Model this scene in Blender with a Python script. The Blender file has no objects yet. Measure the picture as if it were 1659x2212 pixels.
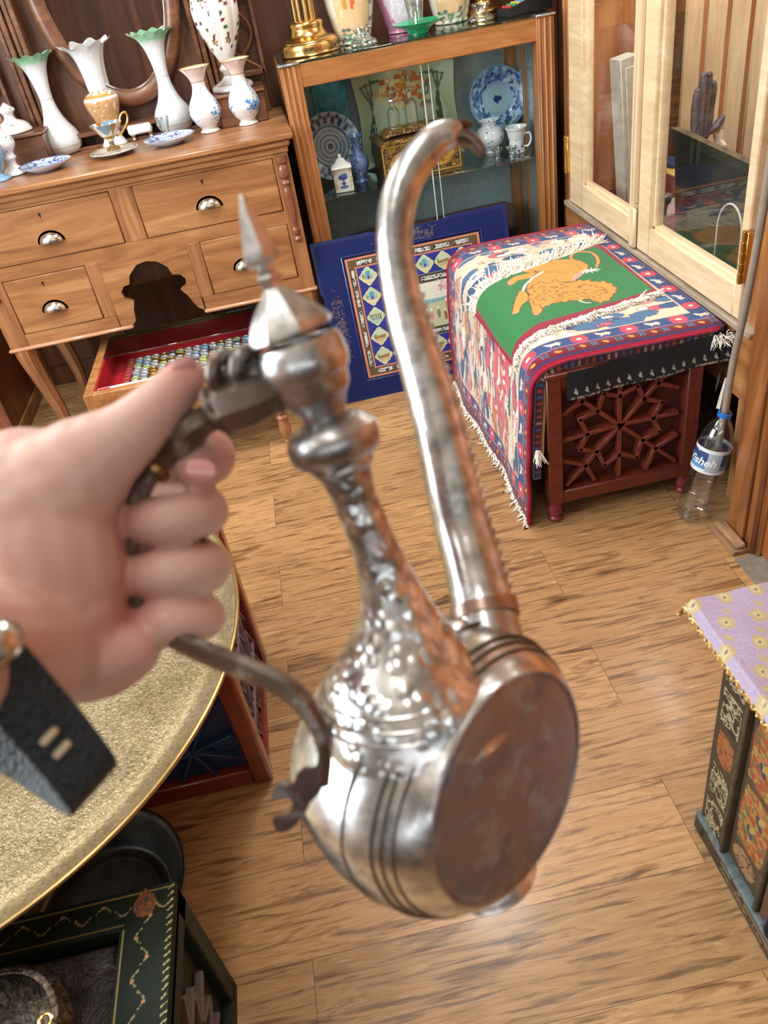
import bpy, math, random
import numpy as np
from mathutils import Vector, Matrix
random.seed(7); rng = np.random.default_rng(7)
sc = bpy.context.scene; COL = sc.collection
# ---------------------------------------------------------------- camera
PIT, ROL, YAW, FPX, CX, CY = 0.63121, -0.18859, 0.05085, 1695.907, 829.5, 1106.0
CAM = np.array([0, 0, 1.5])
_f = np.array([math.sin(YAW)*math.cos(PIT), math.cos(YAW)*math.cos(PIT), -math.sin(PIT)])
_r0 = np.array([math.cos(YAW), -math.sin(YAW), 0]); _u0 = np.cross(_r0, _f)
_r = math.cos(ROL)*_r0+math.sin(ROL)*_u0; _u = -math.sin(ROL)*_r0+math.cos(ROL)*_u0
def ray(x, y): return (x-CX)/FPX*_r-(y-CY)/FPX*_u+_f
def onz(x, y, z): d = ray(x, y); return CAM+d*((z-CAM[2])/d[2])
def ony(x, y, Y): d = ray(x, y); return CAM+d*(Y/d[1])
def onx(x, y, X): d = ray(x, y); return CAM+d*(X/d[0])
def at(x, y, D): return CAM+ray(x, y)*D
def cvec(v): return v[0]*_r-v[1]*_u+v[2]*_f
cd = bpy.data.cameras.new('camera'); cam = bpy.data.objects.new('camera', cd); COL.objects.link(cam)
cam.matrix_world = Matrix(((_r[0], _u[0], -_f[0], 0), (_r[1], _u[1], -_f[1], 0), (_r[2], _u[2], -_f[2], 1.5), (0, 0, 0, 1)))
cd.sensor_fit = 'VERTICAL'; cd.sensor_height = 36; cd.lens = FPX/2212*36; cd.clip_start = .02
cd.dof.use_dof = True; cd.dof.focus_distance = 2.3; cd.dof.aperture_fstop = 9.5
sc.camera = cam
# ---------------------------------------------------------------- light
wd = bpy.data.worlds.new('world'); sc.world = wd; wd.use_nodes = True
wd.node_tree.nodes['Background'].inputs[0].default_value = (.85, .93, 1, 1); wd.node_tree.nodes['Background'].inputs[1].default_value = 1.0
def area(name, loc, target, sx, sy, power, col):
    l = bpy.data.lights.new(name, 'AREA'); l.shape = 'RECTANGLE'; l.size = sx; l.size_y = sy; l.energy = power; l.color = col
    o = bpy.data.objects.new(name, l); COL.objects.link(o); o.location = loc
    o.rotation_euler = (Vector(target)-Vector(loc)).to_track_quat('-Z', 'Y').to_euler(); return o
area('window_light_left', (-2.3, .9, 1.75), (0, 1.5, .9), 1.9, 1.3, 72, (.86, .94, 1))
area('window_light_front', (-.3, -1.85, 2.05), (0, 1.5, .7), 2.8, .8, 8, (.93, .97, 1))
for _x, _y in ((-1.2, 2.1), (.3, 2.3), (-.2, .4), (-1.5, .3)):
    area('ceiling_lamp_light', (_x, _y, 2.6), (_x, _y, 0), .3, .9, 22 if _y > 1 else 5, (1, .975, .93))
area('case_fill_light', (1.4, 2.3, 1.9), (1.4, 2.3, 0), .15, .9, 12, (1, .97, .92))  # added fill to brighten the case interior, no lamp fixture there
sc.view_settings.view_transform = 'Standard'; sc.view_settings.look = 'None'
sc.view_settings.exposure = .42; sc.view_settings.gamma = 1
try: sc.view_settings.use_curve_mapping = False
except Exception: pass
# ---------------------------------------------------------------- helpers
def c(r, g, b):
    def f(v):
        v /= 255.; return v/12.92 if v <= .04045 else ((v+.055)/1.055)**2.4
    return (f(r), f(g), f(b))
def c4(t): return (t[0], t[1], t[2], 1)
def npar(a): return np.array(a, float)
class MB:
    def __init__(s): s.V = []; s.F = []; s.C = []; s.n = 0
    def add(s, V, F, C=None):
        V = np.asarray(V, float).reshape(-1, 3); s.V.append(V)
        s.F += [tuple(int(i)+s.n for i in f) for f in F]
        s.C.append(np.ones((len(V), 3))*.8 if C is None else np.broadcast_to(np.asarray(C, float), (len(V), 3))); s.n += len(V); return s
    def box(s, a, b, bev=.002, M=None, C=None):
        a = npar(a); b = npar(b); lo = np.minimum(a, b); hi = np.maximum(a, b); bev = min(bev, .45*(hi-lo).min())
        V = []; idx = {}
        for i in (0, 1):
            for j in (0, 1):
                for k in (0, 1):
                    co = np.array([hi[0] if i else lo[0], hi[1] if j else lo[1], hi[2] if k else lo[2]])
                    sg = np.array([-1 if i else 1, -1 if j else 1, -1 if k else 1])*bev
                    for ax in range(3):
                        p = co+sg; p[ax] = co[ax]; idx[(i, j, k, ax)] = len(V); V.append(p)
        F = []
        for ax in range(3):
            o = [(0, 0), (1, 0), (1, 1), (0, 1)]
            for sd in (0, 1):
                q = []
                for (p, r) in o:
                    t = [p, r]; t.insert(ax, sd); q.append(idx[(*t, ax)])
                fl = (sd == 0) != (ax == 1); F.append(tuple(q[::-1] if fl else q))
            o1, o2 = [k for k in range(3) if k != ax]
            for p in (0, 1):
                for r in (0, 1):
                    def g(e, A):
                        t = [0, 0, 0]; t[ax] = e; t[o1] = p; t[o2] = r; return idx[(*t, A)]
                    q = (g(0, o1), g(1, o1), g(1, o2), g(0, o2)); F.append(q)
        for i in (0, 1):
            for j in (0, 1):
                for k in (0, 1): F.append((idx[(i, j, k, 0)], idx[(i, j, k, 1)], idx[(i, j, k, 2)]))
        V = np.array(V)
        if M is not None: V = V@np.array(M)[:3, :3].T+np.array(M)[:3, 3]
        return s.add(V, F, C)
    def bar(s, p, q, w, h, up=(0, 0, 1), bev=.001, C=None, ext=0):      # box from p to q
        p = npar(p); q = npar(q); d = q-p; L = np.linalg.norm(d); d /= L; x = np.cross(d, up); x /= np.linalg.norm(x); z = np.cross(x, d)
        M = np.eye(4); M[:3, 0] = x; M[:3, 1] = d; M[:3, 2] = z; M[:3, 3] = p
        return s.box((-w/2, -ext, -h/2), (w/2, L+ext, h/2), bev, M, C)
    def tube(s, P, R, n=12, cap=True, C=None, up=None, flat=1., phase=0.):
        P = npar(P); m = len(P); R = np.broadcast_to(npar(R), (m,)); T = np.gradient(P, axis=0); T /= np.linalg.norm(T, axis=1)[:, None]+1e-12
        a = npar(up) if up is not None else np.array([0, 0, 1.]) if abs(T[0][2]) < .9 else np.array([1., 0, 0])
        N = a-T[0]*(a@T[0]); N /= np.linalg.norm(N); V = []
        th = np.arange(n)/n*2*np.pi+phase
        for i in range(m):
            N = N-T[i]*(N@T[i]); N /= np.linalg.norm(N); B = np.cross(T[i], N)
            V.append(P[i]+R[i]*(np.cos(th)[:, None]*N*flat+np.sin(th)[:, None]*B))
        V = np.concatenate(V); F = []
        for i in range(m-1):
            for j in range(n):
                k = (j+1) % n; F.append((i*n+j, i*n+k, (i+1)*n+k, (i+1)*n+j))
        if cap: F.append(tuple(range(n))[::-1]); F.append(tuple((m-1)*n+j for j in range(n)))
        return s.add(V, F, C)
    def lathe(s, prof, n=40, o=(0, 0, 0), M=None, C=None, mod=None, close=True):
        P = npar(prof); m = len(P); th = np.arange(n)/n*2*np.pi; V = []
        for i in range(m):
            rr = P[i, 0]*(np.ones(n) if mod is None else mod(th, i/(m-1))); zz = P[i, 1]+np.zeros(n)
            V.append(np.c_[rr*np.cos(th), rr*np.sin(th), zz])
        V = np.concatenate(V); F = []
        for i in range(m-1):
            for j in range(n):
                k = (j+1) % n; F.append((i*n+j, i*n+k, (i+1)*n+k, (i+1)*n+j))
        if close:
            if P[0, 0] > 1e-5: F.append(tuple(range(n))[::-1])
            if P[-1, 0] > 1e-5: F.append(tuple((m-1)*n+j for j in range(n)))
        if M is not None: V = V@np.array(M)[:3, :3].T+np.array(M)[:3, 3]
        return s.add(V+npar(o), F, C)
    def prism(s, poly, z0, z1, M=None, C=None):                          # polygon in local xy extruded z0..z1
        p = npar(poly); n = len(p); V = np.r_[np.c_[p, np.full(n, z0)], np.c_[p, np.full(n, z1)]]
        F = [tuple(range(n))[::-1], tuple(range(n, 2*n))]+[(i, (i+1) % n, n+(i+1) % n, n+i) for i in range(n)]
        if M is not None: V = V@np.array(M)[:3, :3].T+np.array(M)[:3, 3]
        return s.add(V, F, C)
    def grid(s, P, C=None):                                              # P HxWx3
        h, w = P.shape[:2]; I = np.arange(h*w).reshape(h, w)
        F = np.stack([I[:-1, :-1], I[:-1, 1:], I[1:, 1:], I[1:, :-1]], -1).reshape(-1, 4)
        return s.add(P.reshape(-1, 3), F.tolist(), None if C is None else C.reshape(-1, 3))
    def sphere(s, o, r, n=12, C=None, sc=(1, 1, 1)):
        a = np.linspace(-np.pi/2, np.pi/2, n//2+1); M = np.eye(4); M[0, 0], M[1, 1], M[2, 2] = sc; M[:3, 3] = o
        return s.lathe([(max(r*math.cos(t), 1e-6), r*math.sin(t)) for t in a], n, M=M, C=C, close=False)
def FR(o, x, y):                                                         # frame matrix from origin and axes
    x = npar(x); y = npar(y); x = x/np.linalg.norm(x); z = np.cross(x, y); z /= np.linalg.norm(z); y = np.cross(z, x)
    M = np.eye(4); M[:3, 0] = x; M[:3, 1] = y; M[:3, 2] = z; M[:3, 3] = o; return M
def rotz(a, o=(0, 0, 0)):
    M = np.eye(4); M[0, 0] = M[1, 1] = math.cos(a); M[0, 1] = -math.sin(a); M[1, 0] = math.sin(a); M[:3, 3] = o; return M
def smooth_path(P, k=8):                                                 # Catmull-Rom, any dimension
    P = npar(P); Q = np.r_[[2*P[0]-P[1]], P, [2*P[-1]-P[-2]]]; out = []
    for i in range(1, len(Q)-2):
        for t in np.arange(k)/k:
            a, b, d, e = Q[i-1], Q[i], Q[i+1], Q[i+2]
            out.append(.5*((2*b)+(-a+d)*t+(2*a-5*b+4*d-e)*t*t+(-a+3*b-3*d+e)*t**3))
    out.append(P[-1]); return np.array(out)
def obj(name, mb, mat, parent=None, off=(0, 0, 0), smooth=True, angle=38, fix=True):
    V = np.concatenate(mb.V)-npar(off); me = bpy.data.meshes.new(name); me.from_pydata(V.tolist(), [], mb.F); 
    a = me.color_attributes.new('Col', 'FLOAT_COLOR', 'POINT'); Cc = np.c_[np.concatenate(mb.C), np.ones(len(V))].astype(np.float32)
    a.data.foreach_set('color', Cc.ravel())
    if fix and len(mb.F) < 60000:
        import bmesh
        bm = bmesh.new(); bm.from_mesh(me); bmesh.ops.recalc_face_normals(bm, faces=bm.faces); bm.to_mesh(me); bm.free()
    me.materials.append(mat); me.validate()
    if smooth:
        me.polygons.foreach_set('use_smooth', [True]*len(me.polygons)); me.set_sharp_from_angle(angle=math.radians(angle))
    o = bpy.data.objects.new(name, me); COL.objects.link(o)
    if parent is not None: o.parent = parent
    return o
def tag(o, label, cat, group=None, kind=None):
    o['label'] = label; o['category'] = cat
    if group: o['group'] = group
    if kind: o['kind'] = kind
    return o
def thing(name, label, cat, loc=(0, 0, 0), rz=0, group=None):
    o = bpy.data.objects.new(name, None); COL.objects.link(o); o.empty_display_size = .05; o.location = loc; o.rotation_euler = (0, 0, rz)
    return tag(o, label, cat, group)
def single(name, mb, mat, label, cat, loc=(0, 0, 0), rz=0, group=None, **k):
    o = obj(name, mb, mat, **k); o.location = loc; o.rotation_euler = (0, 0, rz); return tag(o, label, cat, group)
def struct(name, mb, mat, parent=None, **k):
    o = obj(name, mb, mat, parent, **k); o['kind'] = 'structure'; return o
def dup(root, loc, rz, label=None, group=None):
    r = root.copy(); COL.objects.link(r); r.location = loc; r.rotation_euler = (0, 0, rz)
    if label: r['label'] = label
    if group: r['group'] = group
    for ch in list(root.children):
        k = ch.copy(); COL.objects.link(k); k.parent = r
        for g in ch.children:
            d = g.copy(); COL.objects.link(d); d.parent = k
    return r
# ---------------------------------------------------------------- materials
def newmat(name):
    m = bpy.data.materials.new(name); m.use_nodes = True; nt = m.node_tree; return m, nt, nt.nodes['Principled BSDF']
def nd(nt, t, **k):
    n = nt.nodes.new(t)
    for a, v in k.items():
        if a.startswith('i_'): n.inputs[a[2:].replace('_', ' ')].default_value = v
        else: setattr(n, a, v)
    return n
def ramp(nt, fac, stops, interp='LINEAR'):
    r = nt.nodes.new('ShaderNodeValToRGB'); r.color_ramp.interpolation = interp
    e = r.color_ramp.elements
    while len(e) < len(stops): e.new(.5)
    for k, (p, co) in enumerate(stops): e[k].position = p; e[k].color = c4(co)
    nt.links.new(fac, r.inputs[0]); return r.outputs[0]
def mapping(nt, scale=(1, 1, 1), rot=(0, 0, 0), loc=(0, 0, 0)):
    tc = nt.nodes.new('ShaderNodeTexCoord'); mp = nt.nodes.new('ShaderNodeMapping'); mp.inputs['Scale'].default_value = scale
    mp.inputs['Rotation'].default_value = rot; mp.inputs['Location'].default_value = loc; nt.links.new(tc.outputs['Object'], mp.inputs[0]); return mp.outputs[0]
def noise(nt, vec, scale, detail=4, rough=.55, dist=0.):
    n = nd(nt, 'ShaderNodeTexNoise', i_Scale=scale, i_Detail=detail, i_Roughness=rough, i_Distortion=dist); nt.links.new(vec, n.inputs['Vector']); return n.outputs['Fac']
def mixc(nt, fac, a, b, mode='MIX'):
    m = nt.nodes.new('ShaderNodeMix'); m.data_type = 'RGBA'; m.blend_type = mode
    for s_, v in ((0, fac), (6, a), (7, b)):
        if isinstance(v, (int, float)): m.inputs[s_].default_value = v
        elif isinstance(v, tuple): m.inputs[s_].default_value = c4(v)
        else: nt.links.new(v, m.inputs[s_])
    return m.outputs[2]
def bump(nt, b, h, strength=.3, dist=.002):
    n = nd(nt, 'ShaderNodeBump', i_Strength=strength, i_Distance=dist); nt.links.new(h, n.inputs['Height']); nt.links.new(n.outputs[0], b.inputs['Normal']); return n
def plain(name, col, rough=.5, metal=0., coat=0., bmp=0, bs=200, var=.12, spec=.5, sss=0.):
    m, nt, b = newmat(name); v = mapping(nt); n = noise(nt, v, bs*.2 if bs > 60 else bs, 3)
    lo = tuple(x*(1-var) for x in col); hi = tuple(min(1, x*(1+var)) for x in col)
    nt.links.new(ramp(nt, n, [(.3, lo), (.7, hi)]), b.inputs['Base Color'])
    b.inputs['Roughness'].default_value = rough; b.inputs['Metallic'].default_value = metal; b.inputs['Coat Weight'].default_value = coat
    b.inputs['Specular IOR Level'].default_value = spec
    if coat: b.inputs['Coat Roughness'].default_value = .08
    if sss: b.inputs['Subsurface Weight'].default_value = sss; b.inputs['Subsurface Radius'].default_value = (.012, .006, .003); b.inputs['Subsurface Scale'].default_value = 1
    if bmp: bump(nt, b, noise(nt, v, bs, 4), bmp, .002)
    return m
def wood(name, dark, mid, light, axis='x', sc_=1., rough=.38, coat=.15, knots=False, contrast=1.):
    m, nt, b = newmat(name); s = {'x': (1.6, 14, 14), 'y': (14, 1.6, 14), 'z': (14, 14, 1.6)}[axis]; s = tuple(q*sc_ for q in s)
    v = mapping(nt, s); n1 = noise(nt, v, 1.0, 5, .6, 1.1); v2 = mapping(nt, tuple(q*6 for q in s)); n2 = noise(nt, v2, 1., 3, .6, .3)
    base = ramp(nt, n1, [(.5-.2*contrast, dark), (.5, mid), (.5+.17*contrast, light)])
    fine = ramp(nt, n2, [(.35, (.74, .72, .70)), (.6, (1, 1, 1))]); col = mixc(nt, .6, base, fine, 'MULTIPLY')
    if knots:
        vo = nd(nt, 'ShaderNodeTexVoronoi', i_Scale=1.4); nt.links.new(v, vo.inputs[0]); k = ramp(nt, vo.outputs['Distance'], [(.03, (1, 1, 1)), (.11, (0, 0, 0))])
        col = mixc(nt, k, col, tuple(q*.45 for q in dark))
    nt.links.new(col, b.inputs['Base Color']); b.inputs['Roughness'].default_value = rough; b.inputs['Coat Weight'].default_value = coat; b.inputs['Coat Roughness'].default_value = .2
    bump(nt, b, n2, .12, .001); return m
def vcol(name, rough=.5, coat=0., bmp=0, bs=600, spec=.5, metal=0., sheen=0):
    m, nt, b = newmat(name); a = nd(nt, 'ShaderNodeVertexColor', layer_name='Col'); v = mapping(nt)
    n = noise(nt, v, bs*.4, 2); f = ramp(nt, n, [(.3, (.84, .84, .84)), (.7, (1, 1, 1))])
    nt.links.new(mixc(nt, 1., a.outputs[0], f, 'MULTIPLY'), b.inputs['Base Color'])
    b.inputs['Roughness'].default_value = rough; b.inputs['Coat Weight'].default_value = coat; b.inputs['Specular IOR Level'].default_value = spec; b.inputs['Metallic'].default_value = metal
    if coat: b.inputs['Coat Roughness'].default_value = .06
    if sheen: b.inputs['Sheen Weight'].default_value = sheen
    if bmp: bump(nt, b, noise(nt, v, bs, 2), bmp, .002)
    return m
def pane(name, tint=(.93, .97, .96), refl=.12, rough=.0):
    m = bpy.data.materials.new(name); m.use_nodes = True; nt = m.node_tree; nt.nodes.clear()
    o = nt.nodes.new('ShaderNodeOutputMaterial'); t = nd(nt, 'ShaderNodeBsdfTransparent', i_Color=c4(tint)); g = nd(nt, 'ShaderNodeBsdfGlossy', i_Roughness=rough)
    lw0 = nd(nt, 'ShaderNodeLayerWeight', i_Blend=.5); lw = nd(nt, 'ShaderNodeMath', operation='POWER'); lw.inputs[1].default_value = 4.5; nt.links.new(lw0.outputs['Facing'], lw.inputs[0]); mx = nt.nodes.new('ShaderNodeMixShader'); ma = nd(nt, 'ShaderNodeMath', operation='MULTIPLY_ADD'); ma.inputs[1].default_value = .9; ma.inputs[2].default_value = refl
    ma.use_clamp = True; nt.links.new(lw.outputs[0], ma.inputs[0]); nt.links.new(ma.outputs[0], mx.inputs[0]); nt.links.new(t.outputs[0], mx.inputs[1]); nt.links.new(g.outputs[0], mx.inputs[2]); nt.links.new(mx.outputs[0], o.inputs[0]); return m
# ---------------------------------------------------------------- painter (patterns that belong to a surface)
class Cv:
    def __init__(s, x0, y0, x1, y1, res, base):
        s.x0, s.y0, s.x1, s.y1 = x0, y0, x1, y1; s.w = max(2, int(round((x1-x0)/res))); s.h = max(2, int(round((y1-y0)/res)))
        s.A = np.ones((s.h, s.w, 3))*npar(base); s.X, s.Y = np.meshgrid(x0+(np.arange(s.w)+.5)*(x1-x0)/s.w, y0+(np.arange(s.h)+.5)*(y1-y0)/s.h)
    def _win(s, x0, y0, x1, y1):
        fx = s.w/(s.x1-s.x0); fy = s.h/(s.y1-s.y0); i0 = max(0, int((x0-s.x0)*fx)-1); i1 = min(s.w, int((x1-s.x0)*fx)+2); j0 = max(0, int((y0-s.y0)*fy)-1); j1 = min(s.h, int((y1-s.y0)*fy)+2)
        return slice(j0, max(j0, j1)), slice(i0, max(i0, i1))
    def rect(s, x0, y0, x1, y1, col): s.A[(s.X >= x0) & (s.X < x1) & (s.Y >= y0) & (s.Y < y1)] = col
    def poly(s, P, col):
        P = npar(P); w = s._win(*P.min(0), *P.max(0)); X = s.X[w]; Y = s.Y[w]; ins = np.zeros(X.shape, bool); n = len(P)
        for i in range(n):
            (ax, ay), (bx, by) = P[i], P[(i+1) % n]
            if ay == by: continue
            ins ^= ((ay > Y) != (by > Y)) & (X < (bx-ax)*(Y-ay)/(by-ay)+ax)
        s.A[w][ins] = col
    def disc(s, x, y, rx, ry, col, rot=0):
        R = max(rx, ry); w = s._win(x-R, y-R, x+R, y+R); dx = s.X[w]-x; dy = s.Y[w]-y; ca, sa = math.cos(rot), math.sin(rot)
        s.A[w][((dx*ca+dy*sa)/rx)**2+((-dx*sa+dy*ca)/ry)**2 < 1] = col
    def line(s, P, wd, col, closed=False):
        P = list(P)+([P[0]] if closed else [])
        for a, b in zip(P[:-1], P[1:]):
            a = npar(a); b = npar(b); w = s._win(min(a[0], b[0])-wd, min(a[1], b[1])-wd, max(a[0], b[0])+wd, max(a[1], b[1])+wd); X = s.X[w]; Y = s.Y[w]
            d = b-a; L = (d@d)+1e-12; t = np.clip(((X-a[0])*d[0]+(Y-a[1])*d[1])/L, 0, 1); s.A[w][np.hypot(X-a[0]-t*d[0], Y-a[1]-t*d[1]) < wd/2] = col
    def flower(s, x, y, r, cols, n=6, rot=0):
        for k in range(n):
            a = rot+k*2*math.pi/n; s.disc(x+r*.55*math.cos(a), y+r*.55*math.sin(a), r*.45, r*.27, cols[0], a)
        s.disc(x, y, r*.28, r*.28, cols[1])
    def scribble(s, x0, y0, x1, y1, n, wd, col, L=.01):
        for k in range(n):
            x = random.uniform(x0, x1); y = random.uniform(y0, y1); a = random.uniform(0, 6.3); P = [(x, y)]
            for t in range(4):
                a += random.uniform(-1.4, 1.4); x = min(max(x+L*.4*math.cos(a), x0), x1); y = min(max(y+L*.4*math.sin(a), y0), y1); P.append((x, y))
            s.line(P, wd, col)
    def grain(s, amt=.1):
        s.A *= 1+amt*(rng.random((s.h, s.w, 1))-.5)
    def sample(s, X, Y):
        i = np.clip(((X-s.x0)/(s.x1-s.x0)*s.w).astype(int), 0, s.w-1); j = np.clip(((Y-s.y0)/(s.y1-s.y0)*s.h).astype(int), 0, s.h-1); return s.A[j, i]
def painted_lathe(mb, prof, cv, n=96, rows=90, M=None, mod=None, o=(0, 0, 0)):   # canvas u 0..1 around, v 0..1 along the profile
    P = smooth_path(prof, 8); L = np.r_[0, np.cumsum(np.linalg.norm(np.diff(P, axis=0), axis=1))]; L /= L[-1]; t = np.linspace(0, 1, rows)
    P = np.c_[np.maximum(np.interp(t, L, P[:, 0]), 1e-5), np.interp(t, L, P[:, 1])]; th = np.arange(n+1)/n*2*np.pi
    Rr = P[:, 0][:, None]*np.ones(n+1); Z = P[:, 1][:, None]*np.ones(n+1)
    if mod is not None: Rr, Z = mod(Rr, Z, th[None, :]*np.ones((rows, 1)), t[:, None]*np.ones(n+1))
    G = np.stack([Rr*np.cos(th), Rr*np.sin(th), Z], -1); Cc = cv.sample(th[None, :]/(2*np.pi)*np.ones((rows, 1)), t[:, None]*np.ones(n+1)) if cv is not None else None
    if M is not None: G = G@np.array(M)[:3, :3].T+np.array(M)[:3, 3]
    mb.grid(G+npar(o), Cc); return mb
# shared materials
WAL = wood('sideboard_walnut', c(110, 68, 40), c(160, 110, 68), c(186, 138, 92), 'x', .9, .36, .25, contrast=1.1)
WALV = wood('sideboard_walnut_upright', c(108, 68, 42), c(150, 100, 64), c(176, 126, 84), 'z', .9, .36, .25, contrast=1.1)
DKW = wood('dark_back_wood', c(58, 30, 18), c(92, 54, 32), c(118, 74, 46), 'z', .8, .45, .1)
MIRW = wood('mirror_stand_wood', c(74, 42, 26), c(108, 68, 44), c(138, 92, 62), 'x', 1., .35, .3)
OAK = wood('display_cabinet_oak', c(132, 82, 40), c(162, 106, 56), c(182, 126, 74), 'x', 1.2, .42, .1, contrast=1.2)
OAKV = wood('display_cabinet_oak_upright', c(126, 80, 40), c(158, 104, 58), c(178, 124, 74), 'z', 1.2, .42, .1, contrast=1.2)
PINE = wood('pale_pine', c(206, 174, 130), c(226, 202, 164), c(234, 214, 180), 'y', .7, .5, .05, contrast=1.4)
PINEV = wood('pale_pine_upright', c(208, 178, 136), c(226, 204, 168), c(234, 216, 184), 'z', .7, .5, .05, contrast=1.4)
ORW = wood('orange_varnished_wood', c(136, 84, 44), c(176, 120, 70), c(198, 146, 94), 'z', .8, .4, .2)
ORWY = wood('orange_varnished_rail', c(138, 84, 44), c(176, 120, 70), c(200, 148, 94), 'y', .8, .4, .2)
POSTW = wood('door_post_wood', c(98, 54, 28), c(142, 88, 48), c(164, 108, 64), 'z', .7, .35, .3)
REDW = plain('red_brown_lacquer', c(100, 40, 28), .4, coat=.15, var=.25, bs=300, bmp=.1)
MAROON = plain('maroon_panel_paint', c(76, 24, 24), .55, var=.2)
BRASS = plain('polished_brass', c(214, 176, 108), .22, 1., bs=120, bmp=.15)
STEEL = plain('brushed_nickel', c(196, 190, 178), .22, 1.)
WHITE = plain('white_porcelain', c(236, 236, 232), .18, coat=.6, var=.02)
CLEAR = pane('clear_crystal', (.90, .94, .94), .26, .02)
GLASS = pane('window_glass', (.97, .985, .98), .01)
CASEG = pane('case_glass', (.93, .93, .92), .03)
SHELFG = pane('green_shelf_glass', (.74, .88, .86), .16)
PAINT = vcol('painted_ceramic', .16, .6)
MATTEP = vcol('painted_wood_panel', .4, .25)
FRAMEP = vcol('painted_frame_panel', .55, 0, spec=.2)
WOOL = vcol('woven_wool', .95, 0, .55, 900, .1, sheen=.25)
FRINGE = plain('cream_fringe_cotton', c(236, 232, 218), .9, var=.08, bs=300)
BLACK = plain('black_shade_fill', c(20, 18, 18), .7)  # flat black in place of shade inside keyholes, piercings and the green chest
RGLAZE = None
# ================================================================= STRUCTURE
m, nt, b = newmat('laminate_floor'); v = mapping(nt)
br = nd(nt, 'ShaderNodeTexBrick', offset=.37, i_Scale=1., i_Mortar_Size=.0008, i_Mortar_Smooth=.2, i_Brick_Width=1.21, i_Row_Height=.195, i_Bias=0.)
br.inputs['Color1'].default_value = (0, 0, 0, 1); br.inputs['Color2'].default_value = (1, 1, 1, 1); nt.links.new(mapping(nt, loc=(.25, .055, 0)), br.inputs[0])
dv = nd(nt, 'ShaderNodeVectorMath', operation='MULTIPLY_ADD'); dv.inputs[1].default_value = (3.7, 5.1, 2.3); nt.links.new(br.outputs['Color'], dv.inputs[0]); nt.links.new(v, dv.inputs[2])
ms = nd(nt, 'ShaderNodeMapping'); ms.inputs['Scale'].default_value = (1.9, 15, 1); nt.links.new(dv.outputs[0], ms.inputs[0])
g1 = noise(nt, ms.outputs[0], 1.6, 6, .62, 1.6); ms2 = nd(nt, 'ShaderNodeMapping'); ms2.inputs['Scale'].default_value = (7, 95, 1); nt.links.new(dv.outputs[0], ms2.inputs[0]); g2 = noise(nt, ms2.outputs[0], 1., 4, .6, .5)
base = ramp(nt, g1, [(.28, c(104, 72, 42)), (.38, c(152, 112, 70)), (.48, c(190, 150, 104)), (.58, c(172, 130, 84)), (.72, c(210, 172, 126))])
tone = mixc(nt, 1., base, ramp(nt, br.outputs['Color'], [(0, (.80, .78, .76)), (1, (1.06, 1.05, 1.03))]), 'MULTIPLY')
tone = mixc(nt, .75, tone, ramp(nt, g2, [(.34, (.26, .22, .19)), (.48, (1, 1, 1))]), 'MULTIPLY')
ms3 = nd(nt, 'ShaderNodeMapping'); ms3.inputs['Scale'].default_value = (2.2, 8.5, 1); nt.links.new(dv.outputs[0], ms3.inputs[0])
vo = nd(nt, 'ShaderNodeTexVoronoi', i_Scale=.75); nt.links.new(ms3.outputs[0], vo.inputs[0])
dn = nd(nt, 'ShaderNodeMath', operation='MULTIPLY_ADD'); dn.inputs[1].default_value = .35; nt.links.new(g1, dn.inputs[0]); nt.links.new(vo.outputs['Distance'], dn.inputs[2])
kn = ramp(nt, dn.outputs[0], [(.22, (.34, .25, .18)), (.30, (1, 1, 1))]); tone = mixc(nt, .75, tone, kn, 'MULTIPLY')
mf = nd(nt, 'ShaderNodeMath', operation='MULTIPLY'); mf.inputs[1].default_value = .75; nt.links.new(br.outputs['Fac'], mf.inputs[0]); tone = mixc(nt, mf.outputs[0], tone, c(84, 52, 34))
nt.links.new(tone, b.inputs['Base Color']); b.inputs['Roughness'].default_value = .36; b.inputs['Coat Weight'].default_value = .14; b.inputs['Coat Roughness'].default_value = .12
hb = nd(nt, 'ShaderNodeMath', operation='MULTIPLY_ADD'); hb.inputs[1].default_value = .5; nt.links.new(g2, hb.inputs[0]); nt.links.new(g1, hb.inputs[2]); bump(nt, b, hb.outputs[0], .35, .003)
FLOORM = m
struct('floor', MB().box((-2.6, -2, -.05), (2.1, 3.7, 0), .001), FLOORM)
WALLW = wood('wall_panelling', c(62, 33, 20), c(98, 58, 36), c(124, 80, 52), 'z', .5, .5, .1)
CREAM = plain('cream_plaster', c(214, 200, 178), .8, bmp=.1, bs=80)
wb = MB().box((-2.6, 3.62, 0), (2.1, 3.7, 2.75), .001)
for x in np.arange(-2.5, 2.1, .42): wb.box((x, 3.612, .1), (x+.4, 3.622, 2.6), .004)
struct('wall_back', wb, WALLW)
wl = MB().box((-2.6, -2, 0), (-2.52, 3.62, .9)).box((-2.6, -2, 2.45), (-2.52, 3.62, 2.75)).box((-2.6, 2.1, .9), (-2.52, 3.62, 2.45)).box((-2.6, -2, .9), (-2.52, -.3, 2.45))
struct('wall_left', wl, CREAM)
fm = MB()
for y in (-.3, .5, 1.3, 2.06): fm.box((-2.59, y, .9), (-2.53, y+.04, 2.45))
for z in (.9, 1.65, 2.41): fm.box((-2.58, -.3, z), (-2.54, 2.1, z+.04))
wn = struct('window_1', fm, ORW); g = struct('window_pane', MB().box((-2.565, -.28, .92), (-2.56, 2.08, 2.43), .0005), GLASS, wn)
struct('wall_right', MB().box((2.02, -2, 0), (2.1, 3.62, 2.75)), CREAM)
wf = MB().box((-2.6, -2.05, 0), (2.1, -2, 1.7)).box((-2.6, -2.05, 2.45), (2.1, -2, 2.75)).box((-2.6, -2.05, 1.7), (-1.9, -2, 2.45)).box((1.4, -2.05, 1.7), (2.1, -2, 2.45))
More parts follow.
